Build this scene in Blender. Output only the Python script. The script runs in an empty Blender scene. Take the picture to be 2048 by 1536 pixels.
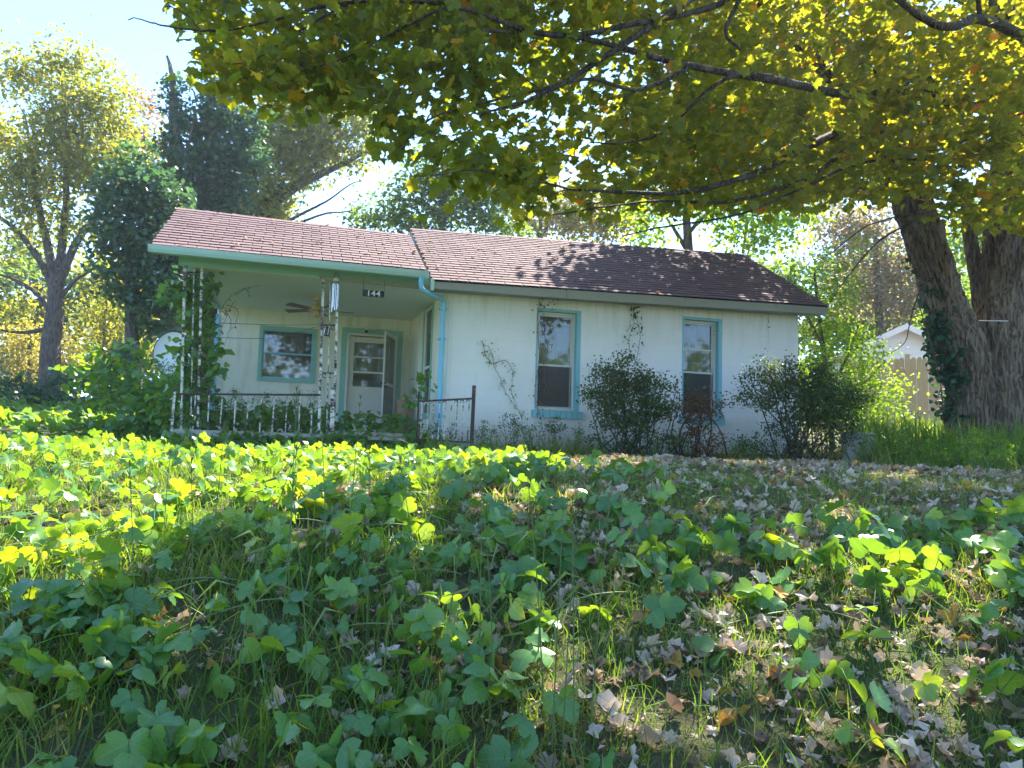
import bpy, math, random
import numpy as np
from mathutils import Vector, Matrix

rng = np.random.default_rng(7)
random.seed(7)
SC = bpy.context.scene
COL = SC.collection

# ------------------------------------------------------------------ camera
CH = 1.5                                   # camera height above the ground at its foot
FPX = 1500.0
_p = math.atan(132 / 1500.0); _r = 0.03
_U0 = np.array([0, -math.sin(_p), math.cos(_p)]); _R0 = np.array([1.0, 0, 0])
CD = np.array([0, math.cos(_p), math.sin(_p)])
CR = math.cos(_r) * _R0 + math.sin(_r) * _U0
CU = -math.sin(_r) * _R0 + math.cos(_r) * _U0
cam = bpy.data.objects.new('camera', bpy.data.cameras.new('camera'))
COL.objects.link(cam)
cam.matrix_world = Matrix(((CR[0], CU[0], -CD[0], 0), (CR[1], CU[1], -CD[1], 0), (CR[2], CU[2], -CD[2], CH), (0, 0, 0, 1)))
cam.data.sensor_width = 36; cam.data.lens = FPX / 2048 * 36
cam.data.clip_start = 0.05; cam.data.clip_end = 2000
SC.camera = cam

# ------------------------------------------------------------------ light
SUN_EL = math.radians(48); SUN_AZ = math.radians(22)      # azimuth to the right of +Y
SDIR = np.array([math.sin(SUN_AZ) * math.cos(SUN_EL), math.cos(SUN_AZ) * math.cos(SUN_EL), math.sin(SUN_EL)])
w = bpy.data.worlds.new('World'); SC.world = w; w.use_nodes = True
wn = w.node_tree; bg = wn.nodes['Background']
sky = wn.nodes.new('ShaderNodeTexSky'); sky.sky_type = 'NISHITA'; sky.sun_disc = False
sky.sun_elevation = SUN_EL; sky.sun_rotation = SUN_AZ
sky.air_density = 1.0; sky.dust_density = 0.0; sky.ozone_density = 4.0; sky.altitude = 2600
wn.links.new(sky.outputs[0], bg.inputs[0]); bg.inputs[1].default_value = 0.15
sl = bpy.data.lights.new('sun', 'SUN'); sl.energy = 5.0; sl.angle = math.radians(0.53); sl.color = (1, 0.94, 0.84)
so = bpy.data.objects.new('sun', sl); COL.objects.link(so)
so.rotation_euler = Vector(SDIR).to_track_quat('Z', 'Y').to_euler(); so.location = (20, 20, 30)
SC.view_settings.view_transform = 'Standard'; SC.view_settings.look = 'None'
SC.view_settings.exposure = 2.2; SC.view_settings.gamma = 1; SC.view_settings.use_curve_mapping = False
cy = SC.cycles
HAZE = .0008
cy.max_bounces = 7; cy.diffuse_bounces = 4; cy.glossy_bounces = 3; cy.transmission_bounces = 5; cy.transparent_max_bounces = 8
cy.use_denoising = True
try:
    cy.denoiser = 'OPENIMAGEDENOISE'; cy.denoising_prefilter = 'ACCURATE'
except Exception:
    pass
cy.sample_clamp_indirect = 4.0
cy.caustics_reflective = False; cy.caustics_refractive = False

# ------------------------------------------------------------------ geometry of the place
CAM = np.array([0, 0, CH])
def ray(x, y):
    d = CD * FPX + CR * (x - 1024) + CU * (768 - y); return d / d[1]
def at(x, y, Y):
    return CAM + ray(x, y) * Y
def proj(P):
    Q = np.atleast_2d(P) - CAM; z = Q @ CD; z = np.where(z < 0.05, 0.05, z)
    x = 1024 + FPX * (Q @ CR) / z; y = 768 - FPX * (Q @ CU) / z
    bad = (Q @ CD) < 0.1
    return np.where(bad, -9999, x), np.where(bad, -9999, y)
TH = math.radians(15)
HE = np.array([math.cos(TH), math.sin(TH), 0]); HN = np.array([-math.sin(TH), math.cos(TH), 0]); HO = np.array([0, 12.5, CH])
def hloc(P):
    P = np.atleast_2d(P) - HO; return np.stack([P @ HE, P @ HN, P[:, 2]], 1)
def hw(u, v, z): return HO + u * HE + v * HN + np.array([0, 0, z])
def hv(x, y, v):                            # point of the house plane at depth v seen along one line of sight
    d = ray(x, y); t = ((v + (HO - CAM) @ HN) / (d @ HN)); return hloc(CAM + t * d)[0]

def vnoise(P, seed=0):
    P = np.asarray(P, float); I = np.floor(P).astype(np.int64); f = P - I; f = f * f * (3 - 2 * f)
    def h(a, b, c):
        n = (a * 73856093) ^ (b * 19349663) ^ (c * 83492791) ^ (seed * 2654435761)
        n = (n ^ (n >> 13)) * 1274126177; n = n & 0x7fffffff
        return (n % 100003) / 100003.0
    x, y, z = I[..., 0], I[..., 1], I[..., 2]
    fx, fy, fz = f[..., 0], f[..., 1], f[..., 2]
    r = 0
    for i in (0, 1):
        for j in (0, 1):
            for k in (0, 1):
                r = r + h(x + i, y + j, z + k) * (fx if i else 1 - fx) * (fy if j else 1 - fy) * (fz if k else 1 - fz)
    return r * 2 - 1
def n2(x, y, s=1.0, seed=0):
    x = np.asarray(x, float); y = np.asarray(y, float)
    return vnoise(np.stack([x * s, y * s, np.zeros_like(x) + 0.37], -1), seed)

_gy = [-60, -20, -3, 0, 1.5, 2.4, 3, 4, 5, 6, 7, 8, 9, 10.5, 12, 14, 17, 20, 25, 30, 45, 80, 400]
_gz = [-2.4, -2.2, -1.7, -1.5, -1.25, -1.0, -.83, -.58, -.40, -.27, -.19, -.15, -.13, -.10, -.05, .08, .35, .7, 1.2, 1.6, 2.2, 2.4, 2.4]
def gz(x, y):
    x = np.asarray(x, float); y = np.asarray(y, float)
    z = np.interp(y, _gy, _gz)
    near = np.clip((14 - np.abs(y - 5)) / 10, 0, 1)
    z = z + near * (0.05 * n2(x, y, .7, 1) + 0.02 * n2(x, y, 2.1, 2))
    z = z + 0.14 * np.clip((x - 5.5) / 4, 0, 1) * np.clip((y - 8) / 4, 0, 1)
    z = z + 0.16 * np.clip((-x - 6.5) / 3, 0, 1) * np.clip((y - 9) / 3, 0, 1) * np.clip((22 - y) / 4, 0, 1)
    z = z - 0.10 * np.clip((1.5 - x) / 3, 0, 1) * np.exp(-((y - 9) / 2.4) ** 2)
    return z + CH

# ------------------------------------------------------------------ object helpers
def tag(o, label=None, cat=None, group=None, kind=None):
    if label: o['label'] = label
    if cat: o['category'] = cat
    if group: o['group'] = group
    if kind: o['kind'] = kind
    return o
def empty(name, loc, rz=0, label=None, cat=None, group=None):
    o = bpy.data.objects.new(name, None); COL.objects.link(o); o.location = tuple(loc); o.rotation_euler = (0, 0, rz)
    o.empty_display_size = .1
    return tag(o, label, cat, group)
def link(name, me, parent=None, loc=(0, 0, 0)):
    o = bpy.data.objects.new(name, me); COL.objects.link(o); o.location = tuple(loc)
    if parent is not None: o.parent = parent
    return o
def npmesh(name, V, F, mat, rnd=None, luv=None, smooth=False):
    """V (n,3); F list of index arrays, each (m,k)."""
    me = bpy.data.meshes.new(name)
    V = np.asarray(V, np.float32)
    if isinstance(F, np.ndarray): F = [F]
    F = [np.asarray(f, np.int32) for f in F if len(f)]
    nl = sum(f.size for f in F); nf = sum(len(f) for f in F)
    me.vertices.add(len(V)); me.vertices.foreach_set('co', V.ravel())
    me.loops.add(nl); me.loops.foreach_set('vertex_index', np.concatenate([f.ravel() for f in F]))
    me.polygons.add(nf)
    st = []; off = 0
    for f in F:
        k = f.shape[1]; st.append(off + np.arange(len(f)) * k); off += f.size
    me.polygons.foreach_set('loop_start', np.concatenate(st).astype(np.int32))
    me.polygons.foreach_set('use_smooth', np.full(nf, bool(smooth)))
    if rnd is not None:
        a = me.attributes.new('rnd', 'FLOAT', 'POINT'); a.data.foreach_set('value', np.asarray(rnd, np.float32))
    if luv is not None:
        a = me.attributes.new('luv', 'FLOAT_VECTOR', 'POINT'); a.data.foreach_set('vector', np.asarray(luv, np.float32).ravel())
    if mat is not None: me.materials.append(mat)
    me.update(calc_edges=True)
    return me

class MB:
    def __init__(s): s.V = []; s.F = {}; s.n = 0; s.R = []
    def add(s, V, F, rnd=0.0):
        V = np.asarray(V, float)
        for f in F:
            f = list(f); s.F.setdefault(len(f), []).append([i + s.n for i in f])
        s.V.append(V); s.R.append(np.full(len(V), rnd)); s.n += len(V)
    def box(s, a, b, R=None, c=None, rnd=0.0):
        x0, y0, z0 = a; x1, y1, z1 = b
        V = np.array([[x0, y0, z0], [x1, y0, z0], [x1, y1, z0], [x0, y1, z0], [x0, y0, z1], [x1, y0, z1], [x1, y1, z1], [x0, y1, z1]], float)
        if R is not None: V = V @ np.asarray(R).T
        if c is not None: V = V + np.asarray(c)
        s.add(V, [(0, 3, 2, 1), (4, 5, 6, 7), (0, 1, 5, 4), (1, 2, 6, 5), (2, 3, 7, 6), (3, 0, 4, 7)], rnd)
    def prism(s, bottom, top, rnd=0.0):                       # two matching rings
        b = np.asarray(bottom, float); t = np.asarray(top, float); k = len(b)
        F = [tuple(range(k))[::-1], tuple(range(k, 2 * k))] + [(i, (i + 1) % k, k + (i + 1) % k, k + i) for i in range(k)]
        s.add(np.concatenate([b, t]), F, rnd)
    def bar(s, p, q, w, h=None, rnd=0.0):                     # rectangular bar between two points
        p = np.asarray(p, float); q = np.asarray(q, float); h = h or w
        d = q - p; L = np.linalg.norm(d); d = d / L
        up = np.array([0, 0, 1.0]) if abs(d[2]) < .9 else np.array([0, 1.0, 0])
        a = np.cross(up, d); a /= np.linalg.norm(a); c = np.cross(d, a)
        ring = [a * w / 2 + c * h / 2, -a * w / 2 + c * h / 2, -a * w / 2 - c * h / 2, a * w / 2 - c * h / 2]
        s.prism([p + r for r in ring], [q + r for r in ring], rnd)
    def tube(s, pts, rad, k=8, cap=True, rnd=0.0, twist=0.0, flat=1.0):
        pts = np.asarray(pts, float); n = len(pts)
        rad = np.full(n, rad, float) if np.isscalar(rad) else np.asarray(rad, float)
        V, F = tube_np(pts, rad, k, twist, flat)
        fl = [tuple(f) for f in F]
        if cap: fl += [tuple(range(k))[::-1], tuple(range((n - 1) * k, n * k))]
        s.add(V, fl, rnd)
    def mesh(s, name, mat, smooth=False):
        V = np.concatenate(s.V); F = [np.array(f) for f in s.F.values()]
        return npmesh(name, V, F, mat, rnd=np.concatenate(s.R), smooth=smooth)
    def build(s, name, mat, parent=None, loc=None, smooth=False, **kw):
        me = s.mesh(name, mat, smooth)
        if loc is not None: me.transform(Matrix.Translation([-c for c in loc]))
        o = link(name, me, parent, loc if (loc is not None and parent is None) else (0, 0, 0))
        return tag(o, **kw)

def tube_np(pts, rad, k=8, twist=0.0, flat=1.0):
    n = len(pts); T = np.gradient(pts, axis=0); T /= np.linalg.norm(T, axis=1)[:, None] + 1e-9
    up = np.array([0, 0, 1.0]) if abs(T[0][2]) < .9 else np.array([1.0, 0, 0])
    a = np.cross(up, T[0]); a /= np.linalg.norm(a) + 1e-9
    V = np.zeros((n, k, 3)); ang = np.arange(k) * 2 * math.pi / k
    for i in range(n):
        a = a - T[i] * (a @ T[i]); a /= np.linalg.norm(a) + 1e-9; b = np.cross(T[i], a)
        g = ang + twist * i
        V[i] = pts[i] + rad[i] * (np.cos(g)[:, None] * a + flat * np.sin(g)[:, None] * b)
    i, j = np.meshgrid(np.arange(n - 1), np.arange(k), indexing='ij'); j2 = (j + 1) % k
    F = np.stack([i * k + j, i * k + j2, (i + 1) * k + j2, (i + 1) * k + j], -1).reshape(-1, 4)
    return V.reshape(-1, 3), F
def smoothline(P, n):
    """Catmull-Rom resample of the columns of P to n points."""
    P = np.asarray(P, float); m = len(P)
    if m == 2:
        t = np.linspace(0, 1, n)[:, None]; return P[0] * (1 - t) + P[1] * t
    Q = np.concatenate([[2 * P[0] - P[1]], P, [2 * P[-1] - P[-2]]])
    t = np.linspace(0, m - 1 - 1e-6, n); i = t.astype(int); f = (t - i)[:, None]
    a, b, c, d = Q[i], Q[i + 1], Q[i + 2], Q[i + 3]
    return .5 * ((2 * b) + (c - a) * f + (2 * a - 5 * b + 4 * c - d) * f ** 2 + (-a + 3 * b - 3 * c + d) * f ** 3)
def rotm(yaw, pitch, roll):
    cy_, sy = np.cos(yaw), np.sin(yaw); cp, sp = np.cos(pitch), np.sin(pitch); cr, sr = np.cos(roll), np.sin(roll)
    z = np.zeros_like(yaw); o = np.ones_like(yaw)
    Z = np.stack([np.stack([cy_, -sy, z], -1), np.stack([sy, cy_, z], -1), np.stack([z, z, o], -1)], -2)
    X = np.stack([np.stack([o, z, z], -1), np.stack([z, cp, -sp], -1), np.stack([z, sp, cp], -1)], -2)
    Yy = np.stack([np.stack([cr, z, sr], -1), np.stack([z, o, z], -1), np.stack([-sr, z, cr], -1)], -2)
    return Z @ X @ Yy
class Scatter:
    """Collects many small shapes into arrays for one mesh."""
    def __init__(s): s.V = []; s.F = {}; s.R = []; s.L = []; s.n = 0
    def put(s, tpl, pos, R, sc, rnd):
        tv, tf, tl = tpl; N = len(pos)
        if N == 0: return
        sc = np.broadcast_to(np.asarray(sc, float), (N,))
        V = np.einsum('nij,kj->nki', R, tv) * sc[:, None, None] + np.asarray(pos)[:, None, :]
        k = len(tv)
        for f in tf:
            s.F.setdefault(f.shape[1], []).append((f[None] + (np.arange(N) * k)[:, None, None] + s.n).reshape(-1, f.shape[1]))
        s.V.append(V.reshape(-1, 3)); s.R.append(np.repeat(rnd, k)); s.L.append(np.tile(tl, (N, 1))); s.n += N * k
    def tubes(s, V, F, rnd=0.0):
        s.F.setdefault(F.shape[1], []).append(F + s.n); s.V.append(V); s.R.append(np.full(len(V), rnd))
        s.L.append(np.zeros((len(V), 3))); s.n += len(V)
    def build(s, name, mat, parent=None, loc=None, smooth=False, **kw):
        V = np.concatenate(s.V)
        if loc is not None: V = V - np.asarray(loc)
        me = npmesh(name, V, [np.concatenate(f) for f in s.F.values()], mat, np.concatenate(s.R), np.concatenate(s.L), smooth)
        o = link(name, me, parent, loc if (loc is not None and parent is None) else (0, 0, 0))
        return tag(o, **kw)

# ------------------------------------------------------------------ materials
class NT:
    def __init__(s, name):
        s.m = bpy.data.materials.new(name); s.m.use_nodes = True; s.t = s.m.node_tree; s.t.nodes.clear()
        s.out = s.t.nodes.new('ShaderNodeOutputMaterial')
    def n(s, typ, ins=None, **props):
        nd = s.t.nodes.new(typ)
        for k, v in props.items(): setattr(nd, k, v)
        for k, v in (ins or {}).items():
            sock = nd.inputs[k]
            if isinstance(v, bpy.types.NodeSocket): s.t.links.new(v, sock)
            else: sock.default_value = v
        return nd
    def ramp(s, fac, stops, interp='LINEAR'):
        nd = s.n('ShaderNodeValToRGB', {0: fac}); cr = nd.color_ramp; cr.interpolation = interp
        while len(cr.elements) < len(stops): cr.elements.new(.5)
        for e, (p, c) in zip(cr.elements, stops):
            e.position = p; e.color = tuple(c) + (1,) if len(c) == 3 else c
        return nd.outputs[0]
    def math(s, op, a, b=0.0, clamp=False):
        return s.n('ShaderNodeMath', {0: a, 1: b}, operation=op, use_clamp=clamp).outputs[0]
    def mix(s, f, a, b, blend='MIX'):
        nd = s.n('ShaderNodeMix', data_type='RGBA', blend_type=blend)
        for i, v in ((0, f), (6, a), (7, b)):
            if isinstance(v, bpy.types.NodeSocket): s.t.links.new(v, nd.inputs[i])
            else: nd.inputs[i].default_value = (tuple(v) + (1,) if (i > 0 and len(v) == 3) else v)
        return nd.outputs[2]
    def noise(s, scale, detail=4, rough=.6, vec=None, dist=0):
        ins = {'Scale': scale, 'Detail': detail, 'Roughness': rough, 'Distortion': dist}
        if vec is not None: ins['Vector'] = vec
        return s.n('ShaderNodeTexNoise', ins).outputs[0]
    def obj(s): return s.n('ShaderNodeTexCoord').outputs['Object']
    def mapping(s, vec, scale): return s.n('ShaderNodeMapping', {'Vector': vec, 'Scale': scale}).outputs[0]
    def bump(s, h, st=.3, dist=.02): return s.n('ShaderNodeBump', {'Strength': st, 'Distance': dist, 'Height': h}).outputs[0]
    def fin(s, col, rough=.7, bump=None, spec=.5, metal=0, **kw):
        ins = {'Base Color': col if isinstance(col, bpy.types.NodeSocket) else tuple(col) + (1,), 'Roughness': rough, 'Metallic': metal, 'Specular IOR Level': spec}
        ins.update(kw)
        if bump is not None: ins['Normal'] = bump
        p = s.n('ShaderNodeBsdfPrincipled', ins); s.t.links.new(p.outputs[0], s.out.inputs[0]); return s.m
    def rnd(s):
        a = s.n('ShaderNodeAttribute', attribute_name='rnd').outputs['Fac']
        b = s.n('ShaderNodeObjectInfo').outputs['Random']
        return s.math('FRACT', s.math('ADD', a, b))

def leaf_mat(name, stops, trans=.5, tint=(1.9, 1.75, .55), rough=.5, spec=.35, veins=False, spots=0.0, back=None):
    t = NT(name); a = t.n('ShaderNodeAttribute', attribute_name='rnd').outputs['Fac']
    c = t.ramp(a, stops)
    if veins or spots:
        lu = t.n('ShaderNodeAttribute', attribute_name='luv').outputs['Vector']
        sp = t.n('ShaderNodeSeparateXYZ', {0: lu}); ax = t.math('ABSOLUTE', sp.outputs[0])
        if veins:
            mid = t.math('LESS_THAN', ax, .022)
            side = t.math('LESS_THAN', t.math('FRACT', t.math('SUBTRACT', t.math('MULTIPLY', sp.outputs[1], 6.0), t.math('MULTIPLY', ax, 4.5))), .13)
            v = t.math('MAXIMUM', mid, t.math('MULTIPLY', side, .55))
            c = t.mix(t.math('MULTIPLY', v, .28), c, t.mix(1.0, c, (2.1, 1.8, 1.7), 'MULTIPLY'))
        if spots:
            nz = t.noise(70, 2, .6, t.n('ShaderNodeNewGeometry').outputs['Position']); m = t.math('GREATER_THAN', nz, 1 - spots)
            c = t.mix(t.math('MULTIPLY', m, .6), c, (.16, .09, .03))
    tc = t.mix(1.0, c, tint, 'MULTIPLY')
    p = t.n('ShaderNodeBsdfPrincipled', {'Base Color': c, 'Roughness': rough, 'Specular IOR Level': spec})
    tr = t.n('ShaderNodeBsdfTranslucent', {'Color': tc})
    mx = t.n('ShaderNodeMixShader', {0: trans, 1: p.outputs[0], 2: tr.outputs[0]})
    t.t.links.new(mx.outputs[0], t.out.inputs[0]); return t.m

M = {}
M['kudzu'] = leaf_mat('kudzu_leaf', [(0, (.065, .19, .065)), (.45, (.10, .26, .07)), (.8, (.16, .34, .07)), (1, (.27, .40, .07))], .42, (2.5, 1.6, .2), .36, .6, veins=True, spots=.33)
M['maple'] = leaf_mat('maple_leaf', [(0, (.085, .13, .03)), (.4, (.14, .178, .032)), (.78, (.24, .23, .035)), (.93, (.44, .34, .03)), (1, (.44, .19, .04))], .64, (2.45, 2.1, .45), .55, .3, spots=.34)
M['dead'] = leaf_mat('dead_leaf', [(0, (.12, .07, .04)), (.2, (.30, .21, .15)), (.45, (.48, .38, .28)), (.85, (.62, .53, .43)), (.93, (.42, .22, .06)), (1, (.55, .40, .08))], .18, (1.2, 1.0, .8), .7, .2)
M['grass'] = leaf_mat('grass_blade', [(0, (.075, .17, .03)), (.55, (.13, .24, .04)), (.78, (.24, .28, .07)), (1, (.42, .36, .18))], .45, (2.0, 1.7, .4), .5, .35)
M['straw'] = leaf_mat('straw', [(0, (.16, .24, .08)), (.5, (.34, .34, .16)), (1, (.5, .42, .26))], .3, (1.2, 1.1, .7), .6, .2)
M['azalea'] = leaf_mat('azalea_leaf', [(0, (.035, .07, .02)), (.55, (.07, .12, .03)), (.85, (.14, .16, .04)), (1, (.22, .09, .05))], .35, (1.7, 1.5, .45), .45, .45)
M['brownleaf'] = leaf_mat('withered_leaf', [(0, (.12, .05, .035)), (.5, (.22, .12, .07)), (.8, (.10, .12, .04)), (1, (.40, .26, .20))], .3, (1.3, 1.1, .6), .6, .2)
def tree_mat(name, c, tint=(1.9, 1.8, .5), tr=.5):
    c = np.array(c)
    return leaf_mat(name, [(0, tuple(c * .6)), (.5, tuple(c)), (.85, tuple(c * np.array([1.5, 1.25, 1.1]))), (1, tuple(c * np.array([2.4, 1.4, 1.0])))], tr, tint, .5, .4)
M['t_yellow'] = tree_mat('yellow_green_leaf', (.19, .225, .06), (2.0, 1.8, .55))
M['t_orange'] = tree_mat('orange_leaf', (.20, .14, .06), (1.7, 1.3, .5))
M['t_green'] = tree_mat('green_leaf', (.10, .17, .06), (2.0, 1.9, .6))
M['t_pale'] = tree_mat('pale_yellow_leaf', (.27, .27, .10), (1.6, 1.5, .6))
M['t_vine'] = tree_mat('vine_leaf', (.055, .125, .075), (1.6, 1.7, .7), .38)
M['t_bright'] = tree_mat('bright_leaf', (.14, .25, .04), (2.2, 2.0, .4))
M['t_hazy'] = tree_mat('hazy_leaf', (.22, .20, .13), (1.6, 1.5, .8))  # distant haze is put into this leaf colour

def _bark(name, c1, c2, sc=6):
    t = NT(name); v = t.mapping(t.obj(), (1, 1, .25)); a = t.noise(sc * 3, 6, .7, v); b = t.noise(sc * .5, 3, .6, t.obj())
    k_ = t.noise(sc * 5, 3, .55, t.mapping(t.obj(), (1, 1, .16)), .4); kk_ = t.ramp(k_, [(.40, (0, 0, 0)), (.52, (1, 1, 1))])
    c = t.mix(a, c1, c2); c = t.mix(kk_, t.mix(.75, c, c1), c); c = t.mix(t.math('MULTIPLY', t.ramp(b, [(.48, (0, 0, 0)), (.72, (1, 1, 1))]), .4), c, (.20, .19, .15))
    return t.fin(c, .9, t.bump(t.math('ADD', a, t.math('MULTIPLY', kk_, .9)), .9, .04), .2)
M['bark'] = _bark('maple_bark', (.055, .04, .028), (.38, .29, .20))
M['branchbark'] = _bark('branch_bark', (.03, .022, .016), (.13, .10, .075))
M['bark2'] = _bark('grey_bark', (.06, .05, .045), (.22, .19, .16))
M['twig'] = NT('twig').fin((.075, .055, .04), .85)
M['stem'] = NT('green_stem').fin((.16, .22, .07), .6)
M['vstem'] = NT('vine_stem').fin((.13, .085, .06), .8)

t = NT('white_stucco'); o_ = t.obj(); a = t.noise(1.3, 4, .6, o_); st = t.noise(5, 6, .7, t.mapping(o_, (1, 1, .35))); f = t.noise(90, 3, .6, o_)
z = t.n('ShaderNodeSeparateXYZ', {0: o_}).outputs[2]
dirt = t.math('MULTIPLY', t.math('SUBTRACT', 1.0, t.math('MULTIPLY', z, 1.35), True), t.noise(5, 5, .7, o_), True)
c = t.mix(a, (.80, .815, .835), (.86, .875, .895)); c = t.mix(t.math('MULTIPLY', t.ramp(st, [(.55, (0, 0, 0)), (.85, (1, 1, 1))]), .22), c, (.58, .57, .50))
mold = t.ramp(t.noise(2.6, 6, .75, t.mapping(o_, (1, 1, .5)), .6), [(.56, (0, 0, 0)), (.74, (1, 1, 1))])
c = t.mix(t.math('MULTIPLY', mold, .30), c, (.50, .50, .42))
up_ = t.math('MULTIPLY', t.math('SUBTRACT', z, 1.9), .9, True); dr = t.ramp(t.noise(11, 4, .7, t.mapping(o_, (1, 1, .06))), [(.46, (0, 0, 0)), (.66, (1, 1, 1))])
c = t.mix(t.math('MULTIPLY', t.math('MULTIPLY', up_, dr), .6), c, (.50, .45, .32))
c = t.mix(t.math('MULTIPLY', dirt, 1.0), c, (.26, .25, .18))
bk = t.n('ShaderNodeTexBrick', {'Vector': t.n('ShaderNodeMapping', {'Vector': o_, 'Rotation': (math.pi / 2, 0, 0)}).outputs[0], 'Color1': (1, 1, 1, 1), 'Color2': (.97, .97, .97, 1), 'Mortar': (.8, .8, .8, 1), 'Scale': 1.0, 'Mortar Size': .006, 'Mortar Smooth': .6, 'Brick Width': .405, 'Row Height': .203}).outputs[0]
c = t.mix(t.math('MULTIPLY', t.noise(1.7, 4, .6, o_), .55), c, t.mix(1.0, c, bk, 'MULTIPLY'))
M['stucco'] = t.fin(c, .85, t.bump(t.math('ADD', t.math('MULTIPLY', f, .5), st), .35, .012), .2)
t = NT('cream_paint'); o_ = t.obj(); a = t.noise(2.0, 5, .65, o_); st = t.noise(7, 5, .6, t.mapping(o_, (1, 1, .15)))
c = t.mix(a, (.78, .76, .60), (.86, .85, .76)); c = t.mix(t.math('MULTIPLY', t.ramp(st, [(.5, (0, 0, 0)), (.75, (1, 1, 1))]), .45), c, (.42, .40, .27))
M['cream'] = t.fin(c, .8, t.bump(st, .2, .01), .2)
t = NT('ceiling_paint'); o_ = t.obj(); a = t.noise(1.2, 5, .65, t.mapping(o_, (.4, 1, 1)))
M['ceilpaint'] = t.fin(t.mix(a, (.76, .76, .62), (.84, .84, .74)), .7, None, .25)
def paint(name, c, worn, amt=.55, rough=.55, fine=26):
    t = NT(name); o_ = t.obj(); a = t.noise(3, 6, .7, o_); b = t.noise(fine, 5, .75, t.mapping(o_, (.4, .4, 1)))
    cc = t.mix(a, c, tuple(np.array(c) * 1.25)); m = t.ramp(t.math('ADD', t.math('MULTIPLY', a, .4), t.math('MULTIPLY', b, .6)), [(amt, (0, 0, 0)), (amt + .07, (1, 1, 1))])
    cc = t.mix(m, cc, worn); return t.fin(cc, rough, t.bump(m, .3, .004), .35)
M['teal'] = paint('teal_paint', (.23, .43, .37), (.45, .47, .40), .62)
M['blue'] = paint('blue_paint', (.20, .45, .53), (.50, .50, .46), .62)
M['gutter'] = paint('chalky_teal_paint', (.38, .58, .56), (.55, .57, .53), .53)
M['downpipe'] = paint('sky_blue_paint', (.18, .48, .66), (.45, .55, .60), .66)
M['fascia'] = paint('weathered_grey_wood', (.26, .27, .24), (.12, .11, .09), .60, .8)
M['aluminium'] = paint('dull_white_metal', (.60, .60, .57), (.34, .33, .28), .58, .45)
M['doorpaint'] = paint('door_white_paint', (.66, .65, .58), (.42, .40, .32), .62)
M['iron'] = paint('peeling_white_iron', (.66, .66, .62), (.045, .032, .028), .47, .7, 11)
M['darkiron'] = paint('dark_rusty_iron', (.05, .035, .032), (.34, .33, .32), .57, .7)
M['concrete'] = paint('old_concrete', (.36, .35, .30), (.16, .17, .11), .52, .9)
M['plank'] = paint('grey_plank', (.30, .28, .23), (.14, .12, .09), .55, .85)
t = NT('asphalt_shingle'); r = t.rnd(); o_ = t.obj(); g = t.noise(120, 2, .6, o_); s2 = t.noise(1.6, 5, .7, o_)
c = t.ramp(r, [(0, (.105, .058, .06)), (.5, (.135, .073, .075)), (1, (.165, .093, .093))]); c = t.mix(t.math('MULTIPLY', g, .5), c, (.25, .175, .175))
c = t.mix(t.math('MULTIPLY', t.ramp(s2, [(.5, (0, 0, 0)), (.75, (1, 1, 1))]), .35), c, (.10, .085, .075))
M['shingle'] = t.fin(c, .9, t.bump(g, .4, .004), .25)
M['underlay'] = NT('roof_felt').fin((.035, .03, .03), .95)
t = NT('window_glass')
fr = t.n('ShaderNodeFresnel', {'IOR': 1.5}).outputs[0]
tr = t.n('ShaderNodeBsdfTransparent', {'Color': (.80, .82, .78, 1)}); gl = t.n('ShaderNodeBsdfGlossy', {'Color': (.9, .9, .9, 1), 'Roughness': .03})
dd = t.n('ShaderNodeBsdfDiffuse', {'Color': (.42, .42, .36, 1)})
m0 = t.n('ShaderNodeMixShader', {0: t.math('MULTIPLY', t.ramp(t.noise(3.5, 6, .7, t.obj()), [(.35, (.05, .05, .05)), (.7, (.4, .4, .4))]), .35), 1: tr.outputs[0], 2: dd.outputs[0]})
m1 = t.n('ShaderNodeMixShader', {0: t.math('ADD', t.math('MULTIPLY', fr, .8), .03, True), 1: m0.outputs[0], 2: gl.outputs[0]}); t.t.links.new(m1.outputs[0], t.out.inputs[0])
M['glass'] = t.m
t = NT('insect_screen')
tr = t.n('ShaderNodeBsdfTransparent'); dd = t.n('ShaderNodeBsdfDiffuse', {'Color': (.12, .12, .115, 1)})
m0 = t.n('ShaderNodeMixShader', {0: .55, 1: tr.outputs[0], 2: dd.outputs[0]}); t.t.links.new(m0.outputs[0], t.out.inputs[0]); M['screen'] = t.m
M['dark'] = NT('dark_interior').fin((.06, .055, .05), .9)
M['curtain'] = paint('pale_curtain', (.26, .25, .21), (.34, .32, .27), .55, .9)
M['doorcurtain'] = paint('beige_curtain', (.62, .60, .50), (.55, .52, .42), .55, .9)
M['blind'] = paint('roller_blind', (.34, .37, .34), (.40, .42, .38), .6, .9)
M['orange_curtain'] = paint('peach_curtain', (.50, .36, .24), (.45, .42, .34), .5, .9)
M['black'] = NT('black_plastic').fin((.02, .02, .025), .4)
M['whitepl'] = NT('white_enamel').fin((.75, .76, .78), .4)
M['brass'] = NT('yellowed_enamel').fin((.55, .42, .17), .35, metal=.2)
M['wood'] = NT('fan_blade_wood').fin((.22, .13, .07), .5)
M['chime'] = NT('silver_chime').fin((.72, .74, .78), .25, metal=.7)
M['cord'] = NT('cord').fin((.10, .12, .11), .8)
M['clay'] = NT('terracotta').fin((.42, .26, .18), .85)
M['paleline'] = NT('pale_rope').fin((.62, .60, .55), .8)
t = NT('pine_picket'); r = t.rnd(); gr = t.noise(8, 4, .6, t.mapping(t.obj(), (6, 6, .4)))
M['picket'] = t.fin(t.mix(gr, t.ramp(r, [(0, (.52, .36, .18)), (1, (.64, .47, .26))]), (.44, .30, .15)), .75)
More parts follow.
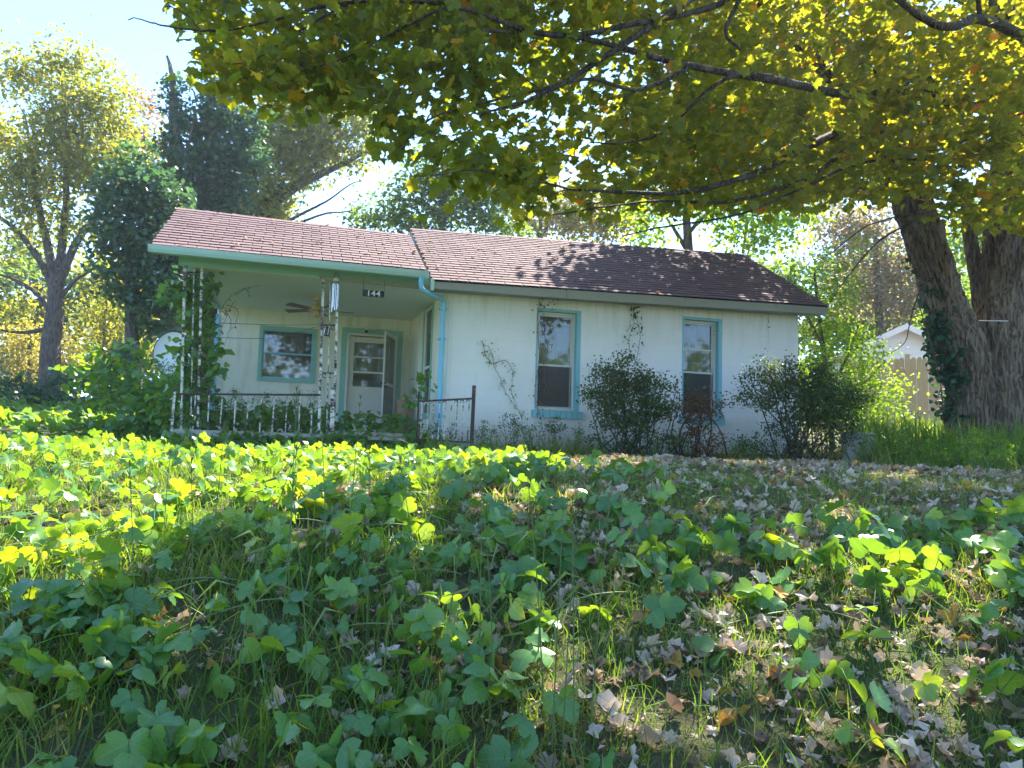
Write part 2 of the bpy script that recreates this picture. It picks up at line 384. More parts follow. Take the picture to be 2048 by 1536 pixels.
M['vinyl'] = NT('white_vinyl').fin((.72, .71, .70), .5)
M['shedroof'] = NT('pale_shed_roof').fin((.55, .52, .50), .7)
t = NT('blue_sign'); M['signblue'] = t.fin((.012, .014, .028), .5)

# ground material: soil, thatch and moss, no light or shade painted in
t = NT('soil'); o_ = t.obj(); a = t.noise(.9, 6, .7, o_); b = t.noise(14, 6, .75, o_); c3 = t.noise(60, 3, .7, o_)
c = t.mix(b, (.050, .040, .024), (.15, .12, .07)); c = t.mix(t.math('MULTIPLY', t.ramp(a, [(.4, (0, 0, 0)), (.6, (1, 1, 1))]), .6), c, (.06, .10, .025))
M['soil'] = t.fin(c, .95, t.bump(t.math('ADD', b, c3), .8, .03), .15)

# ------------------------------------------------------------------ terrain
xs = np.concatenate([[-155, -100, -60, -40, -28], np.arange(-20, 20.01, .25), [28, 40, 60, 100, 155]])
ys = np.concatenate([[-60, -30, -15, -8, -4], np.arange(-2, 16, .2), np.arange(16, 32, 1.0), [36, 42, 50, 65, 90, 140, 185]])
X, Y = np.meshgrid(xs, ys, indexing='ij'); Z = gz(X, Y)
ni, nj = X.shape; I, J = np.meshgrid(np.arange(ni - 1), np.arange(nj - 1), indexing='ij')
F = np.stack([I * nj + J, (I + 1) * nj + J, (I + 1) * nj + J + 1, I * nj + J + 1], -1).reshape(-1, 4)
tag(link('ground', npmesh('ground', np.stack([X, Y, Z], -1).reshape(-1, 3), F, M['soil'], smooth=True)), kind='structure')

# ------------------------------------------------------------------ where sunlight reaches (used to leave gaps in the crowns)
def inpoly(x, y, poly):
    poly = np.asarray(poly, float); r = np.zeros(len(x), bool); j = len(poly) - 1
    for i in range(len(poly)):
        xi, yi = poly[i]; xj, yj = poly[j]
        c_ = ((yi > y) != (yj > y)) & (x < (xj - xi) * (y - yi) / (yj - yi + 1e-12) + xi); r ^= c_; j = i
    return r
LIT = [([(-900, 860), (150, 893), (300, 880), (700, 885), (1050, 905), (1100, 945), (900, 972), (740, 985), (620, 1030), (400, 1070), (300, 1150), (120, 1250), (-900, 1330)], .97),
       ([(-900, 700), (0, 700), (330, 690), (330, 790), (150, 840), (130, 900), (60, 960), (-900, 960)], .97),
       ([(1080, 915), (1290, 905), (1300, 948), (1080, 955)], .85), ([(1420, 908), (1560, 905), (1570, 935), (1420, 940)], .85),
       ([(1690, 880), (1900, 850), (2300, 850), (2300, 962), (1960, 945), (1800, 915)], .9), ([(1740, 945), (1880, 945), (1860, 975), (1760, 975)], .8)]
SPOTS = [(1500, 1250, 75, 50), (1500, 1350, 60, 40), (1100, 1290, 70, 35), (1240, 1440, 70, 40), (1760, 1210, 60, 70), (1950, 1210, 90, 45), (1800, 1330, 90, 40),
         (1980, 1420, 80, 60), (1180, 1380, 50, 30), (1060, 1440, 50, 60), (870, 1290, 60, 30), (1020, 1020, 60, 25), (330, 1290, 60, 40), (1620, 1160, 60, 25), (1650, 1480, 60, 30)]
_sr = np.random.default_rng(12)
for _ in range(46): SPOTS.append((_sr.uniform(-50, 2050), _sr.uniform(985, 1530), _sr.uniform(18, 50), _sr.uniform(12, 32)))
def sun_hit(P):
    """Follow the sunlight past P down to the roofs or the ground: pixel of the spot it would shade, and a roof flag."""
    P = np.atleast_2d(P); L = hloc(P); d = -np.array([SDIR @ HE, SDIR @ HN, SDIR[2]])
    roof = np.zeros(len(P), int); RX = np.zeros(len(P)); RY = np.zeros(len(P))
    # both roofs lie close to the plane z = 2.75 + .56 (v+.4)
    f0 = L[:, 2] - 2.75 - .56 * (L[:, 1] + .4); k = d[2] - .56 * d[1]; tt = -f0 / k
    H = L + tt[:, None] * d; ok = (tt > 0) & (H[:, 1] > -.5) & (H[:, 1] < 3.0) & (H[:, 0] > -5.7) & (H[:, 0] < 6.0)
    W = HO + H[:, :1] * HE + H[:, 1:2] * HN + H[:, 2:] * np.array([0, 0, 1.0])
    px, py = proj(W); roof[ok] = 1
    G = P.copy()
    for _ in range(6):
        h = G[:, 2] - gz(G[:, 0], G[:, 1]); G = G - SDIR * (h / SDIR[2])[:, None]
    gx, gy = proj(G)
    return np.where(ok, px, gx), np.where(ok, py, gy), roof
def keep_mask(P, ground_only=False):
    px, py, roof = sun_hit(P); pr = np.zeros(len(px))
    for poly, p_ in LIT: pr = np.maximum(pr, np.where((roof == 0) & inpoly(px, py, poly), p_, 0))
    for x, y, a, b in SPOTS: pr = np.maximum(pr, np.where((roof == 0) & (((px - x) / a) ** 2 + ((py - y) / b) ** 2 < 2.2), .97, 0))
    rp = np.where(px < 850, .99, np.clip(.45 - (px - 850) / 300, .0, .45))
    n_ = n2(px, py * 2.2, .011, 5) + .5 * n2(px, py * 2.2, .03, 6)
    rp = np.where(px < 850, rp, np.clip(rp + n_ * .85, .0, .99)); pr = np.where(roof == 1, 0 if ground_only else rp, pr)
    return rng.random(len(px)) > pr

# ------------------------------------------------------------------ leaf shapes: (verts, [faces], luv)
def T_(v, f, l=None):
    v = np.array(v, float); f = [np.array(f)]
    l = np.zeros_like(v) if l is None else np.array(l, float)
    return (v, f, l)
def tri_strip(mid, left, right):
    n = len(mid); V = np.concatenate([mid, left, right]); F = []
    for i in range(n - 1):
        for s, sgn in ((n, 1), (2 * n, -1)):
            a, b, c_, d_ = i, i + 1, s + i + 1, s + i
            q = [(a, b, c_), (a, c_, d_)] if sgn < 0 else [(a, c_, b), (a, d_, c_)]
            F += q
    return V, np.array(F)
def leaflet(side=0, droop=.25, fold=.14, wav=0.0, seed=0):
    r_ = np.random.default_rng(seed)
    ts = np.array([0, .08, .26, .42, .52, .66, .84, 1.0])
    wl_ = np.array([.02, .30, .52, .55, .30, .36, .21, 0]); wr = wl_.copy()
    to = np.array([0, -.05, -.03, .10, .02, .05, .03, 0])
    if side > 0: wr = np.array([.02, .26, .38, .43, .40, .34, .2, 0])
    if side < 0: wl_ = np.array([.02, .26, .38, .43, .40, .34, .2, 0])
    z = lambda t_, w_: -droop * t_ ** 2 + fold * np.abs(w_) + wav * np.sin(t_ * 9 + w_ * 6)
    mid = np.stack([0 * ts, ts, z(ts, 0 * ts)], 1); L = np.stack([-wl_, ts + to, z(ts, wl_)], 1); R = np.stack([wr, ts + to, z(ts, wr)], 1)
    V, F = tri_strip(mid, L, R); luv = np.stack([V[:, 0], V[:, 1], V[:, 2] * 0], 1); return V, F, luv
def kudzu_tpl(seed):
    r_ = np.random.default_rng(seed); Vs = []; Fs = []; Ls = []; n = 0
    for a, s_, off, sd in ((0, 1.0, .35, 0), (1.25, .9, 0, 1), (-1.25, .9, 0, -1)):
        V, F, L = leaflet(sd, .15 + .35 * r_.random(), .10 + .12 * r_.random(), .03 * r_.random(), seed)
        tilt = r_.normal(0, .22); roll = r_.normal(0, .35)
        R_ = rotm(np.array([a]), np.array([tilt - .15]), np.array([roll]))[0]
        V = V * s_ @ R_.T + np.array([0, off, 0]); Vs.append(V); Fs.append(F + n); Ls.append(L); n += len(V)
    # stalk: rachis and petiole
    P = np.array([[0, .35, 0], [0, 0, 0], [.05, -.25, -.3], [.12, -.45, -1.1], [.1, -.5, -2.0]])
    V, F4 = tube_np(P, np.array([.018, .022, .024, .026, .028]), 3); F3 = np.concatenate([F4[:, [0, 1, 2]], F4[:, [0, 2, 3]]])
    Vs.append(V); Fs.append(F3 + n); Ls.append(np.full((len(V), 3), .3)); n += len(V)
    return (np.concatenate(Vs), [np.concatenate(Fs)], np.concatenate(Ls))
KUD = [kudzu_tpl(i) for i in range(6)]
KLEAF = [(lambda a: (a[0], [a[1]], a[2]))(leaflet(s, d, .12, .02)) for s, d in ((0, .3), (1, .15), (-1, .5))]
def maple_tpl(curl=.15, seed=0, petiole=True):
    r_ = np.random.default_rng(seed)
    pts = [(0, 0), (.20, -.08), (.46, .02), (.36, .20), (.60, .40), (.46, .50), (.42, .68), (.25, .64), (0, 1.0)]
    right = pts[:-1]; out = right + [pts[-1]] + [(-x, y) for x, y in right[:0:-1]]
    out = np.array(out) * (1 + r_.normal(0, .05, (len(out), 1)))
    c0 = np.array([[0, .38]]); P = np.concatenate([c0, out]); rr = np.hypot(P[:, 0], P[:, 1] - .38)
    z = curl * (rr ** 2) * 1.6 * (1 + .7 * np.sin(3 * np.arctan2(P[:, 1] - .38, P[:, 0]) + seed)) + r_.normal(0, abs(curl) * .28, len(P))
    V = np.concatenate([P, z[:, None]], 1); n = len(out)
    F = [(0, 1 + i, 1 + (i + 1) % n) for i in range(n)]
    if petiole:
        k = len(V); V = np.concatenate([V, [[-.012, 0, 0], [.012, 0, 0], [0, -.55, .12]]]); F.append((k, k + 1, k + 2))
    return T_(V, F, V * [1, 1, 0])
MAPLE = [maple_tpl(c_, i) for i, c_ in enumerate((-.12, -.25, .08, -.35))]
def dead_tpl(c_, sd, pet):
    v, f, l = maple_tpl(c_, sd, pet); r_ = np.random.default_rng(sd); a = r_.uniform(-.9, .9); d = v[:, 0] * math.cos(a) + (v[:, 1] - .4) * math.sin(a)
    v = v.copy(); fold = r_.uniform(.1, 1.1); v[:, 2] += fold * np.abs(d) * .6 + .12 * np.sin(v[:, 1] * 7 + sd); s_ = 1 / math.sqrt(1 + (fold * .6) ** 2); e = d * (s_ - 1)
    v[:, 0] += e * math.cos(a); v[:, 1] += e * math.sin(a); return (v, f, l)
DEAD = [dead_tpl(c_, 10 + i, i % 2 == 0) for i, c_ in enumerate((.15, .30, .08, -.15, -.25, .4, .22, -.1))]
OVAL = T_([[0, 0, 0], [.26, .35, .07], [.2, .72, .03], [0, 1, -.12], [-.2, .72, .03], [-.26, .35, .07], [0, .5, 0]],
          [(0, 1, 6), (1, 2, 6), (2, 3, 6), (3, 4, 6), (4, 5, 6), (5, 0, 6)])
DIA = T_([[0, 0, 0], [.36, .45, .1], [0, 1, -.1], [-.36, .45, .1]], [(0, 1, 2), (0, 2, 3)])
DIA2 = T_([[0, 0, 0], [.45, .25, .05], [.3, .75, -.05], [0, 1, -.15], [-.3, .75, -.05], [-.45, .25, .05]], [(0, 1, 2), (0, 2, 3), (0, 3, 4), (0, 4, 5)])
def blade(bend, w_=.03, tw=.3):
    ts = np.array([0, .35, .7, 1.0]); ws = w_ * np.array([1, .9, .55, .05])
    y = bend * ts ** 2; z = ts - bend * .35 * ts ** 2
    a = tw * ts
    V = np.concatenate([np.stack([-ws * np.cos(a), y - ws * np.sin(a), z], 1), np.stack([ws * np.cos(a), y + ws * np.sin(a), z], 1)])
    F = [(i, i + 4, i + 5, i + 1) for i in range(3)]
    return T_(V, F)
BLADE = [blade(.25, .022), blade(.6, .025, .8), blade(.95, .028, -.6), blade(.1, .018, .4)]

# ================================================================== HOUSE
house = empty('house', HO, TH, 'small white stucco house with brown shingle roof and open front porch', 'house')
FW = -1.10                       # left corner of the main block
RW = 5.53
BV = 3.4                         # back wall of the porch
PL = hv(437, 618, BV)[0] - .02   # left end of the porch back wall
CX = hv(823, 640, BV)[0]         # inner corner
WIN = [(.40, 1.20, .66, 2.43), (3.13, 3.93, .66, 2.49)]
def wall_with_holes(name, mat, u0, u1, z0, z1, holes, v0, v1, parent):
    m = MB(); cur = u0
    for (a, b, c_, d_) in sorted(holes):
        m.box((cur, v0, z0), (a, v1, z1)); m.box((a, v0, z0), (b, v1, c_)); m.box((a, v0, d_), (b, v1, z1)); cur = b
    m.box((cur, v0, z0), (u1, v1, z1)); return m.build(name, mat, parent)
wall_with_holes('front_wall', M['stucco'], FW, RW, -.5, 2.74, WIN, 0, .22, house)
m = MB(); m.box((RW - .22, .22, -.5), (RW, 5.6, 2.74)); m.build('side_wall', M['stucco'], house)
m = MB(); m.prism([(RW - .2, 0.02, 2.74), (RW - .02, .02, 2.74), (RW - .02, 5.58, 2.74), (RW - .2, 5.58, 2.74)], [(RW - .2, 2.7, 4.28), (RW - .02, 2.7, 4.28), (RW - .02, 2.9, 4.28), (RW - .2, 2.9, 4.28)]); m.build('gable', M['stucco'], house)
m = MB(); m.box((PL, 5.4, -.5), (RW, 5.6, 2.74)); m.build('back_wall', M['stucco'], house)
# floor and ceiling inside, so that the rooms behind the panes are dark
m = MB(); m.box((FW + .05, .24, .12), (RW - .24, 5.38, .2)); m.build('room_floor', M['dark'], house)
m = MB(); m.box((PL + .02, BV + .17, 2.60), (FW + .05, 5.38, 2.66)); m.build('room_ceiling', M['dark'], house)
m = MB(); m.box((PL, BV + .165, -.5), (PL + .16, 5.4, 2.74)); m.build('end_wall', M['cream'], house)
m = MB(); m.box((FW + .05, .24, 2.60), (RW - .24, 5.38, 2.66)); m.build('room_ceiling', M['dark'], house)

def rect_frame(m, u0, u1, z0, z1, v0, v1, w, wb=None, wt=None):
    wb = wb or w; wt = wt or w
    m.box((u0, v0, z0), (u0 + w, v1, z1)); m.box((u1 - w, v0, z0), (u1, v1, z1))
    m.box((u0 + w, v0, z0), (u1 - w, v1, z0 + wb)); m.box((u0 + w, v0, z1 - wt), (u1 - w, v1, z1))
def tall_window(idx, a, b, c_, d_):
    wdw = empty('window', (0, 0, 0)); wdw.parent = house
    m = MB(); rv = .17                                         # painted lining of the opening
    m.box((a, .004, c_), (a + .035, rv + .05, d_)); m.box((b - .075, -.006, c_ + .0), (b, rv + .05, d_)); m.box((a + .035, .004, d_ - .05), (b - .075, rv + .05, d_))
    m.build('casing', M['blue'], wdw)
    m = MB(); rect_frame(m, a + .035, b - .075, c_ + .04, d_ - .05, rv - .07, rv - .04, .035); m.build('storm_frame', M['aluminium'], wdw)
    mid = c_ + (d_ - c_) * .46
    m = MB(); rect_frame(m, a + .07, b - .11, mid - .02, d_ - .085, rv - .038, rv - .008, .03); m.build('sash', M['aluminium'], wdw, label='upper sash')
    m = MB(); rect_frame(m, a + .07, b - .11, c_ + .075, mid + .02, rv - .006, rv + .02, .03); m.build('sash', M['aluminium'], wdw, label='lower sash behind an insect screen')
    m = MB(); m.box((a + .10, rv - .026, mid + .01), (b - .14, rv - .020, d_ - .115)); m.build('pane', M['glass'], wdw)
    m = MB(); m.box((a + .10, rv + .004, c_ + .105), (b - .14, rv + .009, mid - .01)); m.build('pane', M['glass'], wdw)
    m = MB(); m.box((a + .10, rv - .034, c_ + .105), (b - .14, rv - .031, mid - .022)); m.build('insect_screen', M['screen'], wdw)
    m = MB()
    for k in ((.32, .62) if idx == 0 else (.3, .72)):
        x = a + .1 + (b - a - .24) * k; m.box((x - .011, rv + .055, mid), (x + .011, rv + .08, d_ - .1))
    m.build('muntin', M['blue'], wdw)
    if idx == 1:
        m = MB(); m.box((a + .10, rv - .036, mid + .40), (b - .14, rv - .027, mid + .425)); m.build('glazing_bar', M['aluminium'], wdw)
    m = MB(); n_ = 26                                                      # curtain or blind
    if idx == 0: m.box((a - .02, rv + .12, mid - .03), (b + .02, rv + .125, d_)); m.build('roller_blind', M['blind'], wdw)
    else:
        xs_ = np.linspace(a, b, n_); yy = rv + .14 + .02 * np.sin(np.arange(n_) * 1.5)
        for k in range(n_ - 1): m.add([(xs_[k], yy[k], mid - .35), (xs_[k + 1], yy[k + 1], mid - .35), (xs_[k + 1], yy[k + 1], d_), (xs_[k], yy[k], d_)], [(0, 1, 2, 3)])
        m.build('curtain', M['orange_curtain'], wdw)
    # painted brick sill, brick by brick
    nb = 9; W_ = (b - a + .10) / nb
    for k in range(nb):
        m = MB(); x = a - .05 + k * W_; j = random.uniform(-.006, .006)
        m.box((x + .004, -.055 + j, c_ - .10 + j * .6), (x + W_ - .004, .10, c_ + .028 + j * .5)); m.build('brick', M['blue'], wdw)
    m = MB(); m.box((a - .046, -.035, c_ - .092), (b + .046, .09, c_ + .018)); m.build('sill_mortar', M['fascia'], wdw)
    return wdw
for i_, q in enumerate(WIN): tall_window(i_, *q)
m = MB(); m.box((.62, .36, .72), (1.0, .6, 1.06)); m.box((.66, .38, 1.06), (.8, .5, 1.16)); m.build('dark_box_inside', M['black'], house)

# ---- porch shell
def z_at(px, py, v): return hv(px, py, v)[2]
PC = 2.62
m = MB()
dw = (hv(697, 668, BV)[0], hv(793, 672, BV)[0])            # door opening
DT = z_at(697, 668, BV) - .0; DBt = .26
ww = (hv(525, 657, BV)[0], hv(630, 660, BV)[0], z_at(522, 757, BV), z_at(528, 656, BV))
wall_with_holes('porch_back_wall', M['cream'], PL, CX + .15, -.4, PC + .06, [(dw[0], dw[1], DBt, DT), ww], BV, BV + .16, house)
# side wall of the main block, seen from the porch, slightly out of square as in the photograph
def sw(v): return FW + (CX - FW) * v / BV
def on_side(px, py):
    P0 = hloc(CAM)[0]; d = hloc(CAM + ray(px, py))[0] - P0
    k = (CX - FW) / BV; t_ = (FW + k * P0[1] - P0[0]) / (d[0] - k * d[1]); return P0 + t_ * d
A = on_side(851, 620); B_ = on_side(866, 610); swv = (B_[1], A[1]) if B_[1] < A[1] else (A[1], B_[1])
sv0, sv1 = max(.5, swv[0]), swv[1]
m = MB(); H_ = (sv0, sv1, .62, A[2] + .0)
def sbox(m, v0, v1, z0, z1, t0=0.0, t1=.18):
    m.prism([(sw(v0) + t0, v0, z0), (sw(v0) + t1, v0, z0), (sw(v1) + t1, v1, z0), (sw(v1) + t0, v1, z0)], [(sw(v0) + t0, v0, z1), (sw(v0) + t1, v0, z1), (sw(v1) + t1, v1, z1), (sw(v1) + t0, v1, z1)])
sbox(m, .22, H_[0], -.4, PC + .06); sbox(m, H_[1], BV, -.4, PC + .06); sbox(m, H_[0], H_[1], -.4, H_[2]); sbox(m, H_[0], H_[1], H_[3], PC + .06)
m.build('porch_side_wall', M['cream'], house)
sw_ = empty('window', (0, 0, 0)); sw_.parent = house; sw_['label'] = 'narrow side window facing the porch'
m = MB(); sbox(m, H_[0] - .09, H_[0], H_[2] - .05, H_[3] + .12, -.018, .0); sbox(m, H_[1], H_[1] + .09, H_[2] - .05, H_[3] + .12, -.018, .0); sbox(m, H_[0], H_[1], H_[3], H_[3] + .12, -.018, .0); sbox(m, H_[0], H_[1], H_[2] - .1, H_[2], -.03, .0)
m.build('casing', M['teal'], sw_)
m = MB(); sbox(m, H_[0], H_[0] + .06, H_[2], H_[3], .01, .05); sbox(m, H_[1] - .06, H_[1], H_[2], H_[3], .01, .05); sbox(m, H_[0] + .06, H_[1] - .06, H_[3] - .06, H_[3], .01, .05); sbox(m, H_[0] + .06, H_[1] - .06, 1.45, 1.5, .01, .05); m.build('sash', M['doorpaint'], sw_)
m = MB(); sbox(m, H_[0] + .06, H_[1] - .06, H_[2], H_[3] - .06, .03, .035); m.build('pane', M['glass'], sw_)
# ceiling, floor slab, beam
m = MB(); m.prism([(PL - .05, -.02, PC), (FW, -.02, PC), (CX, BV, PC), (PL - .05, BV, PC)], [(PL - .05, -.02, PC + .04), (FW, -.02, PC + .04), (CX, BV, PC + .04), (PL - .05, BV, PC + .04)])
m.build('porch_ceiling', M['ceilpaint'], house)
m = MB(); m.box((PL - .1, -.05, -.4), (FW - .0, BV, .16)); m.build('porch_floor', M['concrete'], house)
m = MB()
for k in range(2): m.bar(hv(735, 868 + 8 * k, -.2 - .1 * k), hv(812, 871 + 8 * k, -.2 - .1 * k), .06, .05)
m.build('step_plank', M['plank'], house)
gL = hv(300, 497, -.42); gR = hv(852, 550, -.42)
# beam: face follows the gutter line
bL = hv(364, 527, -.06); bR = hv(868, 570, -.06)
m = MB(); m.prism([(bL[0] - .05, -.06, bL[2] - .02), (bR[0], -.06, bR[2] - .02), (bR[0], .06, bR[2] - .02), (bL[0] - .05, .06, bL[2] - .02)],
                  [(bL[0] - .05, -.06, 2.86), (bR[0], -.06, 2.80), (bR[0], .06, 2.80), (bL[0] - .05, .06, 2.86)]); m.build('porch_beam', M['teal'], house)
m = MB(); m.box((FW - .12, -.025, PC - .05), (PL + 1.3, -.0, PC)) if False else m.prism([(-3.2, -.08, PC - .03), (FW - .1, -.08, PC - .06), (FW - .1, -.05, PC - .06), (-3.2, -.05, PC - .03)], [(-3.2, -.08, PC + .02), (FW - .1, -.08, PC + .02), (FW - .1, -.05, PC + .02), (-3.2, -.05, PC + .02)])
m.build('beam_trim', M['plank'], house)
m = MB(); m.bar((PL - .0, .06, PC + .03), (PL - .0, BV, PC + .03), .1, .16); m.build('side_beam', M['teal'], house)
m = MB(); m.box((PL - .02, BV - .025, -.3), (PL + .06, BV - .002, 2.45)); m.build('corner_board', M['downpipe'], house)
# gable over the porch's left end, seen from below
# soffit
m = MB(); m.prism([(gL[0] + .02, -.40, gL[2] - .07), (gR[0], -.40, gR[2] - .06), (gR[0], -.05, 2.72), (gL[0] + .02, -.05, 2.78)], [(gL[0] + .02, -.40, gL[2] - .055), (gR[0], -.40, gR[2] - .045), (gR[0], -.05, 2.735), (gL[0] + .02, -.05, 2.795)])
m.build('porch_soffit', M['teal'], house)

# ---- roofs
def roof_quad(eL, eR, rR, rL): return np.array([eL, eR, rR, rL], float)
pE_L = hv(303, 490, -.45); pE_R = hv(850, 541, -.45); pR_L = hv(356, 417, 1.8); pR_R = hv(818, 471, 1.8)
mE_L = hv(866, 561, -.45); mE_R = hv(1656, 613, -.45); mR_L = hv(821, 458, 2.75); mR_R = hv(1488, 510, 2.75)
def roof(name, eL, eR, rR, rL, ru, rows, n_part_rows, rakecol):
    eL, eR, rR, rL = [np.asarray(p) for p in (eL, eR, rR, rL)]
    rf = empty(name, (0, 0, 0)); rf.parent = house
    nrm = np.cross(eR - eL, rL - eL); nrm /= np.linalg.norm(nrm)
    m = MB(); dz = -nrm * .05
    m.prism([eL + dz, eR + dz, rR + dz, rL + dz], [eL, eR, rR, rL])
    # back slope
    bL = rL + np.array([0, 3.0, -1.6]); bR = rR + np.array([0, 3.0, -1.6]); zz = np.array([0, 0, -.05])
    m.prism([rL + zz, rR + zz, bR + zz, bL + zz], [rL, rR, bR, bL]); m.build('roof_deck', M['underlay'], rf)
    m = MB(); dd = np.array([0, 0, -.13])
    m.prism([eL + dd + [0, .02, 0], eL + [0, .02, -.01], eL + [.022, .02, -.01], eL + dd + [.022, .02, 0]], [rL + dd, rL + [0, 0, -.01], rL + [.022, 0, -.01], rL + dd + [.022, 0, 0]])
    m.build('rake_board', M[rakecol], rf); m = MB()
    m.prism([eR + dd + [-.022, .02, 0], eR + [-.022, .02, -.01], eR + [0, .02, -.01], eR + dd + [0, .02, 0]], [rR + dd + [-.022, 0, 0], rR + [-.022, 0, -.01], rR + [0, 0, -.01], rR + dd])
    m.build('rake_board', M[rakecol], rf)
    S = Scatter(); shared = []
    for v_ in range(5):
        mb = MB(); mb.box((-.5, -.5, 0), (.5, .5, 1.0)); shared.append(mb.mesh('shingle', M['shingle']))
    unit = (np.array([[x, y, z] for z in (0, 1.) for y in (-.5, .5) for x in (-.5, .5)]), [np.array([(0, 2, 3, 1), (4, 5, 7, 6), (0, 1, 5, 4), (1, 3, 7, 5), (3, 2, 6, 7), (2, 0, 4, 6)])], np.zeros((8, 3)))
    W_ = np.linalg.norm(eR - eL); Ls = (np.linalg.norm(rL - eL) + np.linalg.norm(rR - eR)) / 2; ex = Ls / rows
    for r_ in range(rows):
        t0 = r_ / rows; t1 = (r_ + 1) / rows
        tm = (t0 + t1) / 2; a0 = eL + (rL - eL) * tm; a1 = eR + (rR - eR) * tm; L_ = np.linalg.norm(a1 - a0); ax = (a1 - a0) / L_
        up = np.cross(nrm, ax); off = (r_ % 2) * ru / 2 + random.uniform(-.01, .01); k0 = -1; xx = -off
        while xx < L_ - .02:
            s0 = max(xx, -.02); s1 = min(xx + ru, L_ + .02); xx += ru
            if s1 - s0 < .05: continue
            c_ = a0 + ax * (s0 + s1) / 2; tilt = math.radians(4.4 + random.uniform(-.4, 1.2))
            yaw = random.uniform(-.004, .004); nn = nrm * math.cos(tilt) - up * math.sin(tilt); uu = up * math.cos(tilt) + nrm * math.sin(tilt) * -1
            uu = up * math.cos(tilt) - nrm * math.sin(tilt); nn = np.cross(ax, uu)
            sx, sy, sz = (s1 - s0) - .012, ex * 1.12, .006
            pos = c_ + nrm * (.012 + random.uniform(0, .0015)) + up * random.uniform(-.003, .003)
            if r_ < n_part_rows:
                o = link('shingle', random.choice(shared), rf)
                o.matrix_local = Matrix(((ax[0] * sx, uu[0] * sy, nn[0] * sz, pos[0]), (ax[1] * sx, uu[1] * sy, nn[1] * sz, pos[1]), (ax[2] * sx, uu[2] * sy, nn[2] * sz, pos[2]), (0, 0, 0, 1)))
            else:
                tv = (unit[0] * [sx, sy, sz], unit[1], unit[2]); S.put(tv, [pos], np.stack([ax, uu, nn], 1)[None], 1.0, np.array([random.random()]))
    if S.n: S.build('shingle', M['shingle'], rf, kind='stuff', label='the upper courses of brown shingles')
    # ridge caps
    m = MB(); nn_ = int(np.linalg.norm(rR - rL) / .22)
    for k in range(nn_):
        p0 = rL + (rR - rL) * k / nn_; p1 = rL + (rR - rL) * (k + 1.15) / nn_ if k < nn_ - 1 else rR; j = random.uniform(0, .008)
        for sgn, dy, dz_ in ((-1, -.12, -.062), (1, .12, -.062)):
            m.add([p0 + [0, 0, .018 + j], p1 + [0, 0, .014], p1 + [0, dy, dz_ + .012], p0 + [0, dy, dz_ + .018 + j]], [(0, 1, 2, 3)], random.random())
    m.build('ridge_cap', M['shingle'], rf)
    return rf
roof('porch_roof', pE_L, pE_R, pR_R, pR_L, .30, 16, 16, 'fascia')
roof('main_roof', mE_L, mE_R, mR_R, mR_L, .30, 24, 2, 'fascia')
m = MB(); q = mE_L; m.prism([q + [-.03, -.03, -.16], q + [.02, -.03, -.16], q + [.02, .05, -.16], q + [-.03, .05, -.16]], [q + [-.03, -.03, .02], q + [.02, -.03, .02], q + [.02, .05, .02], q + [-.03, .05, .02]]); m.build('eave_end', M['gutter'], house)
# main fascia in three weathered boards and soffit
fb = [(867, 577), (1133, 597), (1368, 612), (1657, 629)]; fb = [hv(x, y, -.44) for x, y in fb]
tl = [mE_L + (mE_R - mE_L) * k for k in (0, .338, .635, 1)]
for k in range(3):
    m = MB(); a, b = fb[k], fb[k + 1]; g = .004
    m.prism([(a[0] + g, -.445 - .004 * (k % 2), a[2]), (b[0] - g, -.445 - .004 * (k % 2), b[2]), (b[0] - g, -.42, b[2]), (a[0] + g, -.42, a[2])],
            [(a[0] + g, -.445 - .004 * (k % 2), tl[k][2] - .015), (b[0] - g, -.445 - .004 * (k % 2), tl[k + 1][2] - .015), (b[0] - g, -.42, tl[k + 1][2] - .015), (a[0] + g, -.42, tl[k][2] - .015)]); m.build('fascia_board', M['fascia'], house)
m = MB(); a, b = fb[0], fb[3]; m.prism([(a[0], -.42, a[2] + .01), (b[0], -.42, b[2] + .01), (b[0], -.004, b[2] + .03), (a[0], -.004, a[2] + .03)], [(a[0], -.42, a[2] + .03), (b[0], -.42, b[2] + .03), (b[0], -.004, b[2] + .05), (a[0], -.004, a[2] + .05)]); m.build('soffit', M['fascia'], house)

# gutter: open trough with a rolled lip, end caps, and the downpipe with its bends
g = empty('gutter', (0, 0, 0)); g.parent = house
m = MB(); L0 = np.array([gL[0], -.46, gL[2]]); R0_ = np.array([gR[0] + .02, -.46, gR[2]])
prof = [(.03, .035), (.03, -.065), (-.05, -.065), (-.075, -.02), (-.09, .035), (-.083, .037), (-.067, -.018), (-.045, -.058), (.023, -.058), (.023, .035)]
m.prism([L0 + [0, a, b] for a, b in prof], [R0_ + [0, a, b] for a, b in prof]); m.build('trough', M['gutter'], g)
m = MB()
for P in (L0 - [.004, 0, 0], R0_): m.box((0, -.09, -.066), (.004, .03, .036), c=P)
m.build('end_cap', M['gutter'], g)
dpx = [(843, 555, -.50), (842, 568, -.50), (846, 580, -.48), (860, 588, -.36), (880, 596, -.18), (887, 606, -.09), (888, 640, -.08), (886, 720, -.08), (882, 800, -.08), (879, 885, -.08)]
P = np.array([hv(x, y, v) for x, y, v in dpx]); P[5:, 0] = np.linspace(P[5, 0], P[5, 0] + .0, 5)
Q = smoothline(P, 60)
m = MB(); m.tube(Q, .052, 12, flat=.75); m.build('downpipe', M['downpipe'], g)
m = MB()
for z in (2.25, 1.75, .5): m.box((P[6][0] - .065, -.125, z), (P[6][0] + .065, -.01, z + .03))
m.build('pipe_strap', M['downpipe'], g)
m = MB(); m.box((FW - .015, -.022, -.3), (FW + .055, -.003, 2.60)); m.build('corner_strip', M['whitepl'], house)

